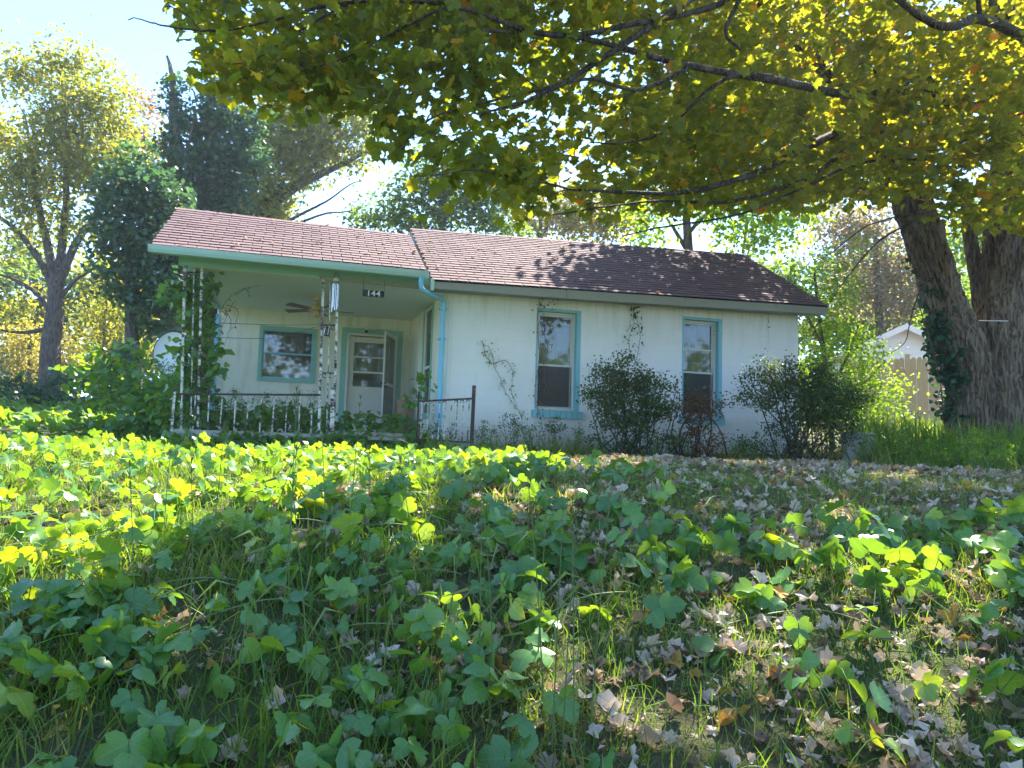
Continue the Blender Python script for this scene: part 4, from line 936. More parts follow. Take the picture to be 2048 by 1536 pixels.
tree('young_locust', 'bright green feathery young tree at the right corner of the house', 'tree',
     dict(p=[(1665, 900), (1655, 760), (1640, 640), (1630, 540)], d=15.2, r=(.06, .02)), [dict(p=[(1660, 780), (1700, 700), (1720, 640)], r=(.04, .01)), dict(p=[(1650, 700), (1610, 620), (1590, 560)], r=(.04, .01)), dict(p=[(1662, 820), (1730, 760), (1770, 720)], r=(.04, .01))],
     [(1600, 545, 32, 15.2), (1640, 520, 36, 15.2), (1680, 560, 40, 15.2), (1625, 590, 45, 15.2), (1670, 620, 48, 15.2), (1640, 670, 50, 15.2), (1700, 680, 45, 15.2), (1640, 740, 55, 15), (1700, 750, 52, 15), (1750, 740, 40, 15), (1650, 820, 55, 15), (1720, 820, 55, 15), (1775, 790, 30, 15), (1710, 500, 28, 15.2), (1790, 840, 30, 15), (1640, 780, 50, 14.8), (1740, 700, 40, 15), (1770, 820, 44, 14.8), (1690, 800, 50, 14.8), (1800, 760, 24, 15)],
     't_bright', 24, 24, .17, .080, rlo=.2, rhi=.95, tpls=(OVAL, DIA), drop=-.4)
tree('hazy_tree', 'hazy pinkish tree beyond the shed', 'tree',
     dict(p=[(1760, 700), (1755, 560), (1750, 450)], d=33, r=(.25, .08)), [], [(1700, 470, 60, 33), (1770, 450, 60, 33), (1740, 540, 60, 33), (1810, 540, 60, 33), (1780, 610, 60, 33), (1850, 600, 55, 33), (1700, 600, 50, 33), (1840, 470, 60, 33), (1650, 450, 60, 33)], 't_hazy', 2.6, 24, .45, .21, rlo=.1, rhi=.95, drop=-.4)
tree('right_edge_tree', 'sunlit green tree seen between the stems of the old maple', 'tree',
     dict(p=[(1990, 800), (1990, 560), (1985, 450)], d=27, r=(.2, .08)), [], [(1920, 500, 50, 27), (1960, 440, 60, 27), (2040, 470, 60, 27), (1930, 600, 55, 27), (2000, 560, 55, 27), (1960, 680, 55, 27), (2060, 600, 60, 27), (2060, 700, 50, 27), (1880, 660, 40, 27)], 't_bright', 4.6, 24, .38, .20, drop=-.35)
tree('low_orange_tree', 'glowing orange-yellow thicket tree behind the tall tree trunk', 'tree',
     dict(p=[(60, 760), (60, 700), (62, 660)], d=31, r=(.12, .06)), [], [(10, 690, 42, 31), (55, 680, 42, 31), (30, 730, 42, 31), (80, 730, 40, 31), (140, 690, 36, 31), (170, 730, 36, 31), (210, 660, 40, 31)], 't_pale', 4.2, 26, .34, .16, rlo=.3, rhi=1)
tree('understorey_tree', 'yellow-green leaning tree beside the tall trunk, left of the dish', 'tree',
     dict(p=[(208, 745), (207, 660), (212, 600)], d=26, r=(.07, .04)), [], [(150, 640, 36, 26), (200, 620, 40, 26), (240, 650, 40, 26), (260, 600, 40, 26), (230, 700, 40, 26), (285, 660, 38, 26), (180, 690, 32, 26), (300, 700, 40, 26)], 't_yellow', 6, 26, .3, .14, rlo=.1, rhi=.9)
# far woods beyond everything, one mass nobody could count
S = Scatter(); bl = []
for k in range(60):
    x = -500 + k * 52 + rng.normal(0, 12); top = 560 if (x < 330 or x > 1560) else 600
    for y in (top + rng.normal(0, 25), 650, 730, 810): bl.append((x, y + rng.normal(0, 12), 48, 42 + rng.normal(0, 2)))
C = blobs_to_clusters(bl, 1.6, .5); C = C[C[:, 2] > gz(C[:, 0], C[:, 1])]; leaves_around(S, C, (DIA,), 22, .6, .46, 0, 1)
S.build('distant_woods', M['t_green'], None, None, label='blurred line of woods closing the yard far behind the house', kind='stuff')

# ------------------------------------------------------------------ bushes and vine heaps on the left
def heap(name, label, blobs, mat, dens, n_per, spread, size, tpls, cat='bush', rlo=0, rhi=1, stems=0, core=False, cull=False):
    b0 = blobs[0]; base = at(b0[0], b0[1], b0[3]); base[2] = float(gz(base[0], base[1])) - .05
    root = empty(name, base, 0, label, cat); C = blobs_to_clusters(blobs, dens, .45); C = C[C[:, 2] > gz(C[:, 0], C[:, 1]) + .03]
    if cull: C = C[keep_mask(C)]
    W = Wood(20000); W.node(base[None], np.array([.05]))
    for i in range(stems):
        j = rng.integers(len(C)); a = base + np.array([rng.normal(0, .25), rng.normal(0, .15), 0]); a[2] = gz(a[0], a[1]) - .03
        W.limb(np.array([a, a * .6 + C[j] * .4 + rng.normal(0, .06, 3), C[j]]), .018, .006, 5, n=9, wob=.012)
    for i in range(0, len(C), 3): W.twig(C[i], .006, .04, 3)
    if W.S.n: W.S.build('stem', M['twig'], root, base)
    S = Scatter(); leaves_around(S, C, tpls, n_per, spread, size, rlo, rhi, up=.6); S.build('foliage', mat, root, base, kind='stuff'); return root
heap('hedge', 'dark rounded hedge under kudzu below the tall tree at far left', [(90, 790, 40, 17), (20, 790, 46, 17), (-40, 790, 50, 17), (60, 770, 34, 17), (140, 790, 40, 16.8), (180, 800, 36, 16.5), (120, 760, 22, 17), (205, 730, 40, 16.5), (240, 720, 40, 16.5), (265, 700, 36, 16.5), (190, 770, 40, 16.5)], M['t_vine'], 22, 20, .13, .12, (DIA2,), 'hedge')
heap('shrub', 'sunlit small-leaved shrub in front of the white dish', [(310, 735, 34, 13.6), (270, 725, 34, 13.6), (240, 745, 36, 13.4), (350, 745, 30, 13.6), (370, 760, 30, 13.4), (300, 780, 46, 13.2), (250, 800, 46, 13)], M['t_bright'], 40, 22, .10, .055, (OVAL,), 'bush', .1, .9, stems=10)
K_HEAPS = [(180, 730, 30, 12.6), (200, 770, 42, 12.4), (235, 790, 50, 12.2), (290, 810, 55, 12.0), (340, 800, 50, 11.9), (180, 840, 46, 11.8), (250, 850, 56, 11.6), (330, 860, 50, 11.4), (130, 870, 40, 11.5), (205, 715, 20, 12.5)]

# ================================================================== THE OLD MAPLE
mb0 = at(1962, 850, 12.4); mb0[2] = float(gz(mb0[0], mb0[1])) - .15
maple = empty('maple_tree', mb0, 0, 'huge old maple with three rough trunks, its branches spreading over the yard', 'tree')
def bark_tube(pts, rad, sides=120, rings=150, amp=.05, seed=0, flare=0):
    Q = smoothline(pts, rings); rr = np.interp(np.linspace(0, 1, rings), np.linspace(0, 1, len(rad)), rad)
    V, F = tube_np(Q, rr, sides); V = V.reshape(rings, sides, 3); c = Q[:, None, :]; d = V - c; L = np.linalg.norm(d, axis=2, keepdims=True); d = d / L
    h = np.concatenate([[0], np.cumsum(np.linalg.norm(np.diff(Q, axis=0), axis=1))])[:, None]
    ang = np.arange(sides)[None] * 2 * math.pi / sides; R_ = rr[:, None]
    p1 = np.stack([np.cos(ang) * R_ * 13 + 0 * h, np.sin(ang) * R_ * 13 + 0 * h, h * 1.9 + 0 * ang], -1); p1 = p1 + .8 * vnoise(p1 * .35, seed + 9)[..., None]
    r1 = 1 - 2 * np.abs(vnoise(p1, seed)); p2 = p1 * [2.3, 2.3, 3]; r2 = vnoise(p2, seed + 3); p3 = np.stack([np.cos(ang) * 1.6 + 0 * h, np.sin(ang) * 1.6 + 0 * h, h * .7 + 0 * ang], -1); r3 = vnoise(p3, seed + 5)
    lobe = 1 + flare * np.exp(-h / .7) * (.5 + .5 * np.cos(ang * 5 + seed)) + .12 * r3
    L2 = L[..., 0] * lobe + amp * (r1 * .8 + r2 * .5 + .25 * vnoise(p1 * [4, 4, 9], seed + 4))
    return (c + d * L2[..., None]).reshape(-1, 3), F
mD = 12.4; pxm = mD / FPX
def mt(pts, rpx, seed, name, flare=0, amp=.065, label=None):
    P = pl([(x, y, mD + (z if z else 0)) for x, y, z in pts])
    P0 = P[0].copy(); P0[2] = mb0[2]; P = np.concatenate([[P0], P]); rr = [rpx[0] * 1.12 * pxm] + [r_ * pxm for r_ in rpx]
    V, F = bark_tube(P, rr, seed=seed, flare=flare, amp=amp)
    o = link(name, npmesh(name, V - mb0, F, M['bark'], smooth=True), maple); return tag(o, label), P
_, TL = mt([(1946, 790, 0), (1925, 700, 0), (1896, 620, 0), (1869, 540, 0), (1847, 470, 0), (1825, 410, 0), (1795, 330, -.2), (1762, 250, -.6)], [46, 40, 33, 32, 31, 30, 25, 18], 1, 'trunk', .35, label='leaning left trunk')
_, TR = mt([(1995, 800, .1), (1992, 720, .1), (2000, 620, .1), (2012, 540, .1), (2020, 460, .1), (2026, 380, .1), (2036, 250, 0), (2050, 60, -.2)], [58, 52, 42, 42, 40, 38, 34, 28], 2, 'trunk', .45, label='thick right trunk')
_, TM = mt([(1962, 720, .25), (1963, 650, .35), (1960, 590, .4), (1948, 520, .5), (1938, 460, .6), (1930, 380, .7)], [24, 17, 14, 13, 12, 10], 3, 'trunk', 0, .02, label='slim middle stem')
W = Wood(160000)
for T in (TL, TR, TM):
    q = smoothline(T[3:], 30); W.node(q, np.full(30, .1))
ML = [([(1815, 390, 12.3), (1760, 300, 11.6), (1690, 268, 10.8), (1600, 300, 10), (1500, 352, 9.2), (1350, 387, 8.4), (1150, 380, 7.6)], .085, .012),
      ([(2040, 240, 11.8), (1990, 190, 11), (1900, 188, 10.2), (1800, 186, 9.6), (1700, 188, 9), (1560, 160, 8.2), (1390, 130, 7.5), (1150, 72, 6.8), (960, 60, 6.4)], .095, .012),
      ([(2080, 120, 10.5), (2048, 75, 9.2), (1960, 38, 8.4), (1905, 52, 8.0), (1850, 38, 7.8), (1770, -20, 7.5)], .075, .03),
      ([(1960, 40, 8.4), (1958, -30, 8)], .03, .02),
      ([(1500, -60, 7.4), (1400, -15, 7.2), (1320, 40, 7.0), (1200, 125, 6.9), (1110, 180, 6.9), (1040, 215, 6.9), (960, 235, 6.9)], .045, .008),
      ([(1985, 200, 11), (1900, 215, 10), (1850, 150, 9.2), (1780, 185, 9), (1740, 130, 8.6)], .04, .01),
      ([(1600, 170, 8.6), (1500, 150, 8.2), (1430, 170, 8), (1330, 260, 7.8), (1250, 285, 7.7), (1180, 285, 7.7)], .028, .006),
      ([(1560, -40, 7), (1400, 20, 6.9), (1250, 50, 6.6), (1100, 70, 6.3), (900, 10, 6.0), (700, 5, 5.8), (560, 35, 5.7), (430, 62, 5.6)], .035, .006),
      ([(430, 62, 5.6), (360, 58, 5.55), (300, 48, 5.5), (256, 40, 5.5)], .010, .004), ([(400, 60, 5.6), (370, 30, 5.55), (340, 18, 5.5), (326, 15, 5.5)], .006, .003),
      ([(2060, 270, 10.4), (1960, 310, 10.2), (1850, 322, 10), (1720, 330, 9.8), (1600, 380, 9.4), (1480, 430, 9), (1330, 455, 8.8), (1240, 478, 8.6)], .03, .006),
      ([(2060, 220, 9.6), (1980, 255, 9.4), (1880, 300, 9.2), (1780, 290, 9)], .02, .005),
      ([(1720, 275, 10.6), (1640, 340, 10), (1560, 375, 9.6), (1450, 400, 9), (1300, 400, 8.4), (1100, 430, 8)], .035, .006),
      ([(1390, 130, 7.5), (1280, 180, 7.4), (1180, 160, 7.2), (1060, 185, 7.0), (880, 230, 6.8), (800, 300, 6.8)], .022, .005),
      ([(1150, 380, 7.6), (1060, 360, 7.3), (960, 340, 7.1), (860, 350, 7.0)], .012, .004),
      ([(900, 10, 6.0), (800, 60, 6.0), (700, 110, 6.0), (600, 140, 6.1)], .012, .004), ([(700, 5, 5.8), (600, 60, 5.9), (520, 110, 6.1), (450, 120, 6.2)], .010, .003),
      ([(1500, -40, 8), (1450, 60, 8.4), (1480, 100, 8.4)], .03, .01),
      ([(1835, 440, 12.2), (1760, 480, 11.6), (1690, 560, 11.2), (1650, 620, 11)], .018, .004), ([(1830, 425, 12.2), (1740, 450, 11.2), (1660, 510, 10.6), (1600, 540, 10.2)], .014, .003), ([(1865, 555, 12.2), (1840, 580, 12.0), (1822, 640, 11.8), (1808, 690, 11.7), (1760, 720, 11.6)], .014, .004),
      ([(1825, 400, 12.3), (1900, 390, 12), (1930, 400, 11.6)], .03, .01)]
def canopy_front(x, y): return 5.4 + min(1, max(0, (x - 850) / 1200)) * 3.4 + min(400, max(0, y - 150)) / 300 * 1.2 * min(1, max(0, (x - 1000) / 300))
for P, a, b in ML:
    P2 = [(x, y, Y * (1 - w_) + (canopy_front(x, y) + .05) * w_) for x, y, Y in P for w_ in (min(1, max(0, (1780 - x) / 260)),)]
    W.limb(pl(P2), a, b, 8, n=len(P) * 7, wob=.006)
# heavy limbs that reach out above the picture towards the road
for P, a, b in (([TR[-1], (5.5, 10.5, 9.0), (3.5, 8.5, 8.6), (1, 6.5, 8.0), (-1.5, 5, 7.2)], .16, .03), ([TR[-1], (7, 9, 9.5), (6, 6, 9), (5, 3, 8.2)], .15, .03), ([TL[-1], (3.5, 11, 8.5), (1.5, 9, 8.2), (-.3, 7.5, 7.4)], .12, .03), ([TR[-1], (8.5, 13, 11), (8, 12, 13)], .15, .05)):
    W.limb(np.array([np.asarray(p, float) for p in P]), a, b, 8, n=30, wob=.01)
# leaf clusters in the part of the crown one sees
CANOPY = .85
MASK = [(385, -200), (385, 10), (425, 60), (420, 120), (470, 165), (560, 195), (640, 190), (690, 165), (735, 200), (775, 260), (810, 320), (815, 350), (880, 360), (960, 372), (1040, 392), (1150, 412), (1300, 405), (1450, 402), (1560, 395), (1700, 390), (1790, 400), (1850, 370), (1900, 430), (1980, 440), (2150, 470), (2150, -200)]
n_ = 60000; px = rng.uniform(380, 2150, n_); py = rng.uniform(-160, 475, n_); Y0 = 5.4 + np.clip((px - 850) / 1200, 0, 1) * 3.4 + np.clip(py - 150, 0, 400) / 300 * 1.2 * np.clip((px - 1000) / 300, 0, 1)
Yd = Y0 + rng.random(n_) ** 1.3 * (1.6 + (px - 400) / 1650 * 3.4)
q = inpoly(px, py, MASK); px, py, Yd = px[q], py[q], Yd[q]; C = np.array([at(a, b, c_) for a, b, c_ in zip(px, py, Yd)])
q = keep_mask(C); px, py, Yd, C = px[q], py[q], Yd[q], C[q]
want = np.where(px < 700, 1.5, np.where(px < 950, 1.45, 1.95)); want = want * np.where((px > 1600) & (Yd > 5.4 + np.clip((px - 850) / 1200, 0, 1) * 3.4 + 2.6), .45, 1); want = want * np.where((px > 700) & (px < 900) & (py > 60) & (py < 240), .5, 1) * np.where((px > 1750) & (py < 130), .75, 1)
want = want * np.clip(1.0 + .9 * n2(px, py, .008, 21), .3, 1.2) * np.where(py > 330, .75, 1) * (8 / Yd) ** -1.0
cell = {}; sel = []
for i in range(len(px)):                                     # at most so many sprays per patch of crown
    k_ = (int(px[i] // 30), int(py[i] // 30)); c0 = cell.get(k_, 0.0)
    if c0 + rng.random() < want[i] * CANOPY: cell[k_] = c0 + 1; sel.append(i)
C = C[sel]
# the rest of the crown, above and beside the picture
n_ = 750; d = rng.normal(size=(n_, 3)); d /= np.linalg.norm(d, axis=1)[:, None]; U_ = np.array([4.6, 9.0, 9.4]) + d * np.array([7.5, 7.0, 3.4]) * (rng.random(n_) ** .33)[:, None]
ux, uy = proj(U_); inside = (ux > -60) & (ux < 2110) & (uy > -40) & (uy < 1600); U_ = U_[~inside | inpoly(ux, uy, MASK)]
n_ = 3600; d = rng.normal(size=(n_, 3)); d /= np.linalg.norm(d, axis=1)[:, None]; U2 = np.array([7.2, 15.6, 9.2]) + d * np.array([5.2, 4.6, 3.4]) * (rng.random(n_) ** .33)[:, None]
ux, uy = proj(U2); inside = (ux > -60) & (ux < 2110) & (uy > -40) & (uy < 1600); U_ = np.concatenate([U_, U2[~inside | (inpoly(ux, uy, MASK) & (uy < 370))]])
U_ = U_[keep_mask(U_)]
drop_ = np.zeros(len(U_), bool)
for t_ in np.arange(.8, 13, .4):
    Q_ = U_ - SDIR * t_; a_, b_ = proj(Q_); drop_ |= (a_ > 1500) & (a_ < 2150) & (b_ > -80) & (b_ < 400) & (Q_[:, 1] > 6.3) & (Q_[:, 1] < 10.8)
U_ = U_[~drop_ | (rng.random(len(U_)) < .08)]; U_ = U_[(U_[:, 0] < 7.0) | (U_[:, 1] > 14.5) | (rng.random(len(U_)) < .15)]
order = np.argsort(((C - np.array([6, 10, 5])) ** 2).sum(1)); ends = []
for i in order:
    Q, L = W.twig(C[i], .007, .05, 7); ends.append(Q)
S = Scatter(); tips = []
def maple_leaves(C, ends, n_lo, n_hi, size):
    pos = []; yaw = []; pit = []; rol = []; bs = []
    for c, Q in zip(C, ends):
        dirn = (Q[-1] - Q[-2]) if Q is not None else rng.normal(size=3); dirn = dirn / (np.linalg.norm(dirn) + 1e-6); dirn[2] *= .3; a0 = math.atan2(-dirn[0], dirn[1]); b_ = rng.random()
        n = rng.integers(n_lo, n_hi)
        for k in range(n):
            t = (k / n - .55) * .75; side = rng.choice([-1, 1]); lat = rng.random() * .22 * side; p = c + dirn * t + np.array([-dirn[1], dirn[0], 0]) * lat + np.array([0, 0, rng.normal(-.03, .09)])
            pos.append(p); yaw.append(a0 - side * rng.uniform(.3, 1.4) * 1.0 + rng.normal(0, .4)); pit.append(rng.normal(-.65, .45)); rol.append(rng.normal(0, .4)); bs.append(b_)
    return np.array(pos), np.array(yaw), np.array(pit), np.array(rol), np.array(bs)
pos, yaw, pit, rol, bs = maple_leaves(C[order], ends, 9, 16, .1)
q = keep_mask(pos, True); pos, yaw, pit, rol, bs = pos[q], yaw[q], pit[q], rol[q], bs[q]
lx, ly = proj(pos); sz = rng.uniform(.075, .135, len(pos)); warm = np.clip((lx - 900) / 1200, 0, 1) * .16 + np.where((lx < 680) & (ly > 80), .25, 0) * (rng.random(len(pos)) < .5)  # leaves turn yellower to the right: sun glow put into their colour
rnd = np.clip(.38 * rng.random(len(pos)) + .36 * bs + warm + np.where(rng.random(len(pos)) < .05, .4, 0), 0, 1)
R = rotm(yaw, pit, rol); kk = rng.integers(0, 4, len(pos))
dist = np.linalg.norm(pos - CAM, axis=1); show = (lx > 0) & (lx < 2048) & (ly > 0) & (ly < 1536); score = np.where(show, sz / dist, 0); big = np.argsort(-score)[:300]; isbig = np.zeros(len(pos), bool); isbig[big] = True
def const_mesh(name, tpl, mat, r_):
    return npmesh(name, tpl[0], tpl[1], mat, np.full(len(tpl[0]), r_), tpl[2])
ML_ = [[const_mesh('leaf', MAPLE[k], M['maple'], (j + .5) / 10) for j in range(10)] for k in range(4)]
def place_parts(name, meshes, idx, pos, R, sz, rnd, kk, parent, off):
    for i in idx:
        me = meshes[kk[i]][min(9, int(rnd[i] * 10))]; o = link(name, me, parent); m_ = R[i] * sz[i]; p = pos[i] - off
        o.matrix_local = Matrix(((m_[0][0], m_[0][1], m_[0][2], p[0]), (m_[1][0], m_[1][1], m_[1][2], p[1]), (m_[2][0], m_[2][1], m_[2][2], p[2]), (0, 0, 0, 1)))
place_parts('leaf', ML_, big, pos, R, sz, rnd, kk, maple, mb0)
for k in range(4): q = (kk == k) & ~isbig; S.put(MAPLE[k], pos[q], R[q], sz[q], rnd[q])
leaves_around(S, U_, (DIA2,), 14, .32, .17, .1, .9, up=.4, cull=True)
for i in range(0, len(U_), 6): W.twig(U_[i], .012, .05, 6)
S.build('crown', M['maple'], maple, mb0, kind='stuff'); W.S.build('branches', M['branchbark'], maple, mb0, smooth=True, label='dark spreading branches and twigs')
# ivy on the left foot of the maple
iv = empty('ivy', at(1905, 800, 12.0), 0, 'dark ivy climbing the lower left side of the old maple', 'ivy'); ib = np.array(iv.location)
C = []
for k in range(330):
    f = rng.random() ** .8; y = 840 - f * 330; i = np.interp(y, [330, 410, 470, 540, 620, 700, 790, 840], [1790, 1822, 1845, 1866, 1893, 1918, 1938, 1940]); r_ = np.interp(y, [330, 470, 620, 790], [24, 26, 26, 40])
    a = rng.uniform(math.pi * .8, math.pi * 1.28)
    if y < 640 and rng.random() < .93: continue
    if rng.random() < .35: continue
    C.append(at(i, y, mD) + np.array([math.cos(a) * (r_ * pxm + .07), math.sin(a) * (r_ * pxm + .07), 0]))
C = np.array(C); S = Scatter(); leaves_around(S, C, (DIA2,), 9, .07, .10, 0, .7); S.build('leaves', M['t_vine'], iv, ib, kind='stuff')
m = MB()
P = np.array([at(np.interp(y, [470, 620, 700, 790, 840], [1845, 1893, 1918, 1938, 1940]) - 52, y, mD - .1) for y in (840, 760, 680, 600)]); m.tube(smoothline(P, 14), .010, 5)
m.build('stem', M['vstem'], iv, ib)

# ================================================================== YARD THINGS
# white dish left of the porch
dc = at(346, 707, 13.9); dish = empty('satellite_dish', (dc[0], dc[1], float(gz(dc[0], dc[1]))), math.radians(-8), 'round white dish half hidden behind the vine-covered corner post', 'dish'); hz = dc[2] - float(gz(dc[0], dc[1]))
m = MB(); rings = []; n_ = 40
for j, (r_, y_) in enumerate(((0.001, .07), (.12, .064), (.24, .045), (.33, .012), (.385, -.02))):
    rings.append([(r_ * math.cos(2 * math.pi * k / n_), y_, hz + r_ * 1.05 * math.sin(2 * math.pi * k / n_)) for k in range(n_)])
V = np.array(rings).reshape(-1, 3); F = [(j * n_ + k, j * n_ + (k + 1) % n_, (j + 1) * n_ + (k + 1) % n_, (j + 1) * n_ + k) for j in range(4) for k in range(n_)]
V2 = V + [0, .012, 0]; m.add(V, F); m.add(V2, [f[::-1] for f in F]); m.build('reflector', M['whitepl'], dish)
m = MB(); aa = np.linspace(0, 2 * math.pi, n_ + 1); m.tube(np.stack([.39 * np.cos(aa), 0 * aa - .018, hz + .41 * np.sin(aa)], 1), .010, 6, cap=False); m.build('rim', M['black'], dish)
m = MB(); m.tube([(0, .12, 0), (0, .12, hz)], .03, 8); m.tube([(0, .12, hz), (0, .06, hz)], .04, 8); m.build('pole', M['iron'], dish)

# shed with white siding
gy = 25.0; gp = at(1806, 654, gy); gl_ = at(1728, 683, gy); gr_ = at(1880, 692, gy); sb = float(gz(gp[0], gp[1]))
shed = empty('shed', (gp[0], gp[1], sb), math.radians(-10), 'white sided shed gable rising over the wooden fence at right', 'shed'); hp = gp[2] - sb; he = (gl_[2] + gr_[2]) / 2 - sb; hwid = (gr_[0] - gl_[0]) / 2
m = MB(); m.prism([(-hwid + .15, .02, 0), (hwid - .15, .02, 0), (hwid - .15, 5, 0), (-hwid + .15, 5, 0)], [(-hwid + .15, .02, he + .03), (hwid - .15, .02, he + .03), (hwid - .15, 5, he + .03), (-hwid + .15, 5, he + .03)])
m.prism([(-hwid + .15, .02, he + .03), (hwid - .15, .02, he + .03), (0, .02, hp - .05)], [(-hwid + .15, 4.9, he + .03), (hwid - .15, 4.9, he + .03), (0, 4.9, hp - .05)]); m.build('wall', M['vinyl'], shed)
z = he - 1.2
while z < hp - .12:
    h2 = .17; w0 = hwid - .16 if z < he else (hwid - .16) * (hp - z) / (hp - he); w1 = hwid - .16 if z + h2 < he else (hwid - .16) * (hp - z - h2) / (hp - he)
    if w1 > .03:
        m = MB(); m.prism([(-w0, -.022, z), (w0, -.022, z), (w0, .01, z), (-w0, .01, z)], [(-w1, -.004, z + h2), (w1, -.004, z + h2), (w1, .01, z + h2), (-w1, .01, z + h2)]); m.build('siding_board', M['vinyl'], shed)
    z += h2
m = MB(); 
for s_ in (-1, 1): m.prism([(s_ * (hwid + .12), -.35, he - .10), (0, -.35, hp), (0, 5.2, hp), (s_ * (hwid + .12), 5.2, he - .10)], [(s_ * (hwid + .12), -.35, he - .04), (0, -.35, hp + .06), (0, 5.2, hp + .06), (s_ * (hwid + .12), 5.2, he - .04)])
m.build('roof', M['shedroof'], shed)
for s_ in (-1, 1):
    m = MB(); m.prism([(s_ * (hwid + .12), -.38, he - .26), (0, -.38, hp - .14), (0, -.35, hp - .14), (s_ * (hwid + .12), -.35, he - .26)], [(s_ * (hwid + .12), -.38, he - .05), (0, -.38, hp + .05), (0, -.35, hp + .05), (s_ * (hwid + .12), -.35, he - .05)]); m.build('rake_board', M['vinyl'], shed)

# picket fence
f0 = at(1690, 722, 20.5); f1 = at(2180, 700, 19.0); fb0 = np.array([f0[0], f0[1], 0]); L_ = np.linalg.norm((f1 - f0)[:2]); fdir = np.array([f1[0] - f0[0], f1[1] - f0[1], 0]) / L_
fz = math.atan2(fdir[1], fdir[0]); gz0 = float(gz(f0[0], f0[1])); fence = empty('wooden_fence', (f0[0], f0[1], gz0), fz, 'new tan dog-eared picket fence behind the old maple', 'fence'); hF = f0[2] - gz0
pm = []
for k in range(4):
    m = MB(); h_ = hF + (-.02, .0, .015, .005)[k]; m.prism([(-.066, -.01, -.1), (.066, -.01, -.1), (.066, -.01, h_ - .05), (.035, -.01, h_), (-.035, -.01, h_), (-.066, -.01, h_ - .05)], [(-.066, .01, -.1), (.066, .01, -.1), (.066, .01, h_ - .05), (.035, .01, h_), (-.035, .01, h_), (-.066, .01, h_ - .05)]); pm.append(m.mesh('picket', M['picket']))
n_ = int(L_ / .142)
for k in range(n_):
    o = link('picket', random.choice(pm), fence, (k * .142, random.uniform(-.004, .004), (f1[2] - f0[2]) * k / n_)); o.rotation_euler = (0, random.uniform(-.006, .006), 0)
for x in np.arange(1.55, L_, 2.4):
    m = MB(); m.box((x - .06, -.06, -.2), (x + .06, -.014, hF + .1 + (f1[2] - f0[2]) * x / L_)); m.build('post', M['picket'], fence)
m = MB()
for z in (.35, hF - .35): m.bar((0, .035, z), (L_, .035, z + (f1[2] - f0[2])), .045, .09)
m.build('rail', M['picket'], fence)

# low block wall at the corner of the yard
b0 = at(1694, 886, 11.9); bwr = empty('block_wall', (b0[0], b0[1], float(gz(b0[0], b0[1]))), math.radians(3), 'low grey concrete block wall right of the last shrub', 'block wall'); hB = at(1700, 868, 11.9)[2] - float(gz(b0[0], b0[1]))
for r_ in range(2):
    for k in range(3 if r_ == 0 else 2):
        m = MB(); x = k * .245 + (.0 if r_ == 0 else -.0); y = .02 * r_; h0 = hB / 2 * r_ - (.1 if r_ == 0 else 0); m.box((x + .004, y, h0), (x + .240, y + .19, hB / 2 * (r_ + 1) - .006 - .02 * (k == 1) * r_)); m.build('block', M['concrete'], bwr)
m = MB(); m.box((.0, .06, hB), (.5, .22, hB + .035)); m.build('cap_slab', M['concrete'], bwr)
def stone(px, py, Y, s, label):
    p = at(px, py, Y); p[2] = float(gz(p[0], p[1])); n_ = 10; V = []; r_ = np.random.default_rng(int(px))
    for j, (rr, zz) in enumerate(((.8, -.1), (1, .2), (.95, .6), (.6, .95), (.02, 1))):
        for k in range(n_): a = k * 2 * math.pi / n_; q = rr * (1 + r_.normal(0, .08)); V.append((q * math.cos(a) * s[0], q * math.sin(a) * s[1], zz * s[2] * (1 + r_.normal(0, .1))))
    F = [(j * n_ + k, j * n_ + (k + 1) % n_, (j + 1) * n_ + (k + 1) % n_, (j + 1) * n_ + k) for j in range(4) for k in range(n_)]
    m = MB(); m.add(V, F); o = m.build('stone', M['concrete']); o.location = p; o.rotation_euler = (0, .12, r_.random()); return tag(o, label, 'stone')
stone(1338, 925, 10.6, (.20, .13, .10), 'pale broken concrete lump in the grass before the window shrubs')
stone(1428, 926, 10.4, (.12, .08, .05), 'smaller flat pale stone to the right of the concrete lump')
p0 = at(1957, 641, 11.55); p1 = at(2016, 642, 11.5); m = MB(); m.tube(smoothline([p0, (p0 + p1) / 2, p1], 12), .008, 6); m.build('rope', M['paleline'], None, loc=p0, label='pale cord stretched across the dark maple trunk', cat='cord')

# ------------------------------------------------------------------ azalea shrubs under the windows
def shrub(label, blobs, mat, dens, n_per, size, nst, base_px, rlo, rhi, spread=.075, tpls=(OVAL, DIA)):
    base = at(base_px[0], base_px[1], blobs[0][3]); base[2] = float(gz(base[0], base[1])) - .04; root = empty('shrub', base, 0, label, 'shrub', 'shrubs under the front windows')
    C = blobs_to_clusters(blobs, dens * 7.5, .3); lim = hloc(C)[:, 1] < -.12; C = C[lim & (C[:, 2] > gz(C[:, 0], C[:, 1]) + .1)]; W = Wood(30000)
    for i in range(nst):
        j = rng.integers(len(C)); a = base + np.array([rng.normal(0, .22), rng.normal(0, .1), 0]); mid = a * .5 + C[j] * .5 + np.array([rng.normal(0, .08), rng.normal(0, .05), .05])
        W.limb(np.array([a, mid, C[j]]), rng.uniform(.010, .020), .005, 5, n=10, wob=.014)
    for i in range(0, len(C), 3): W.twig(C[i], .004, .04, 1.5)
    W.S.build('stems', M['twig'], root, base); S = Scatter(); leaves_around(S, C, tpls, n_per, spread, size, rlo, rhi, up=.7); S.build('foliage', mat, root, base, kind='stuff'); return root
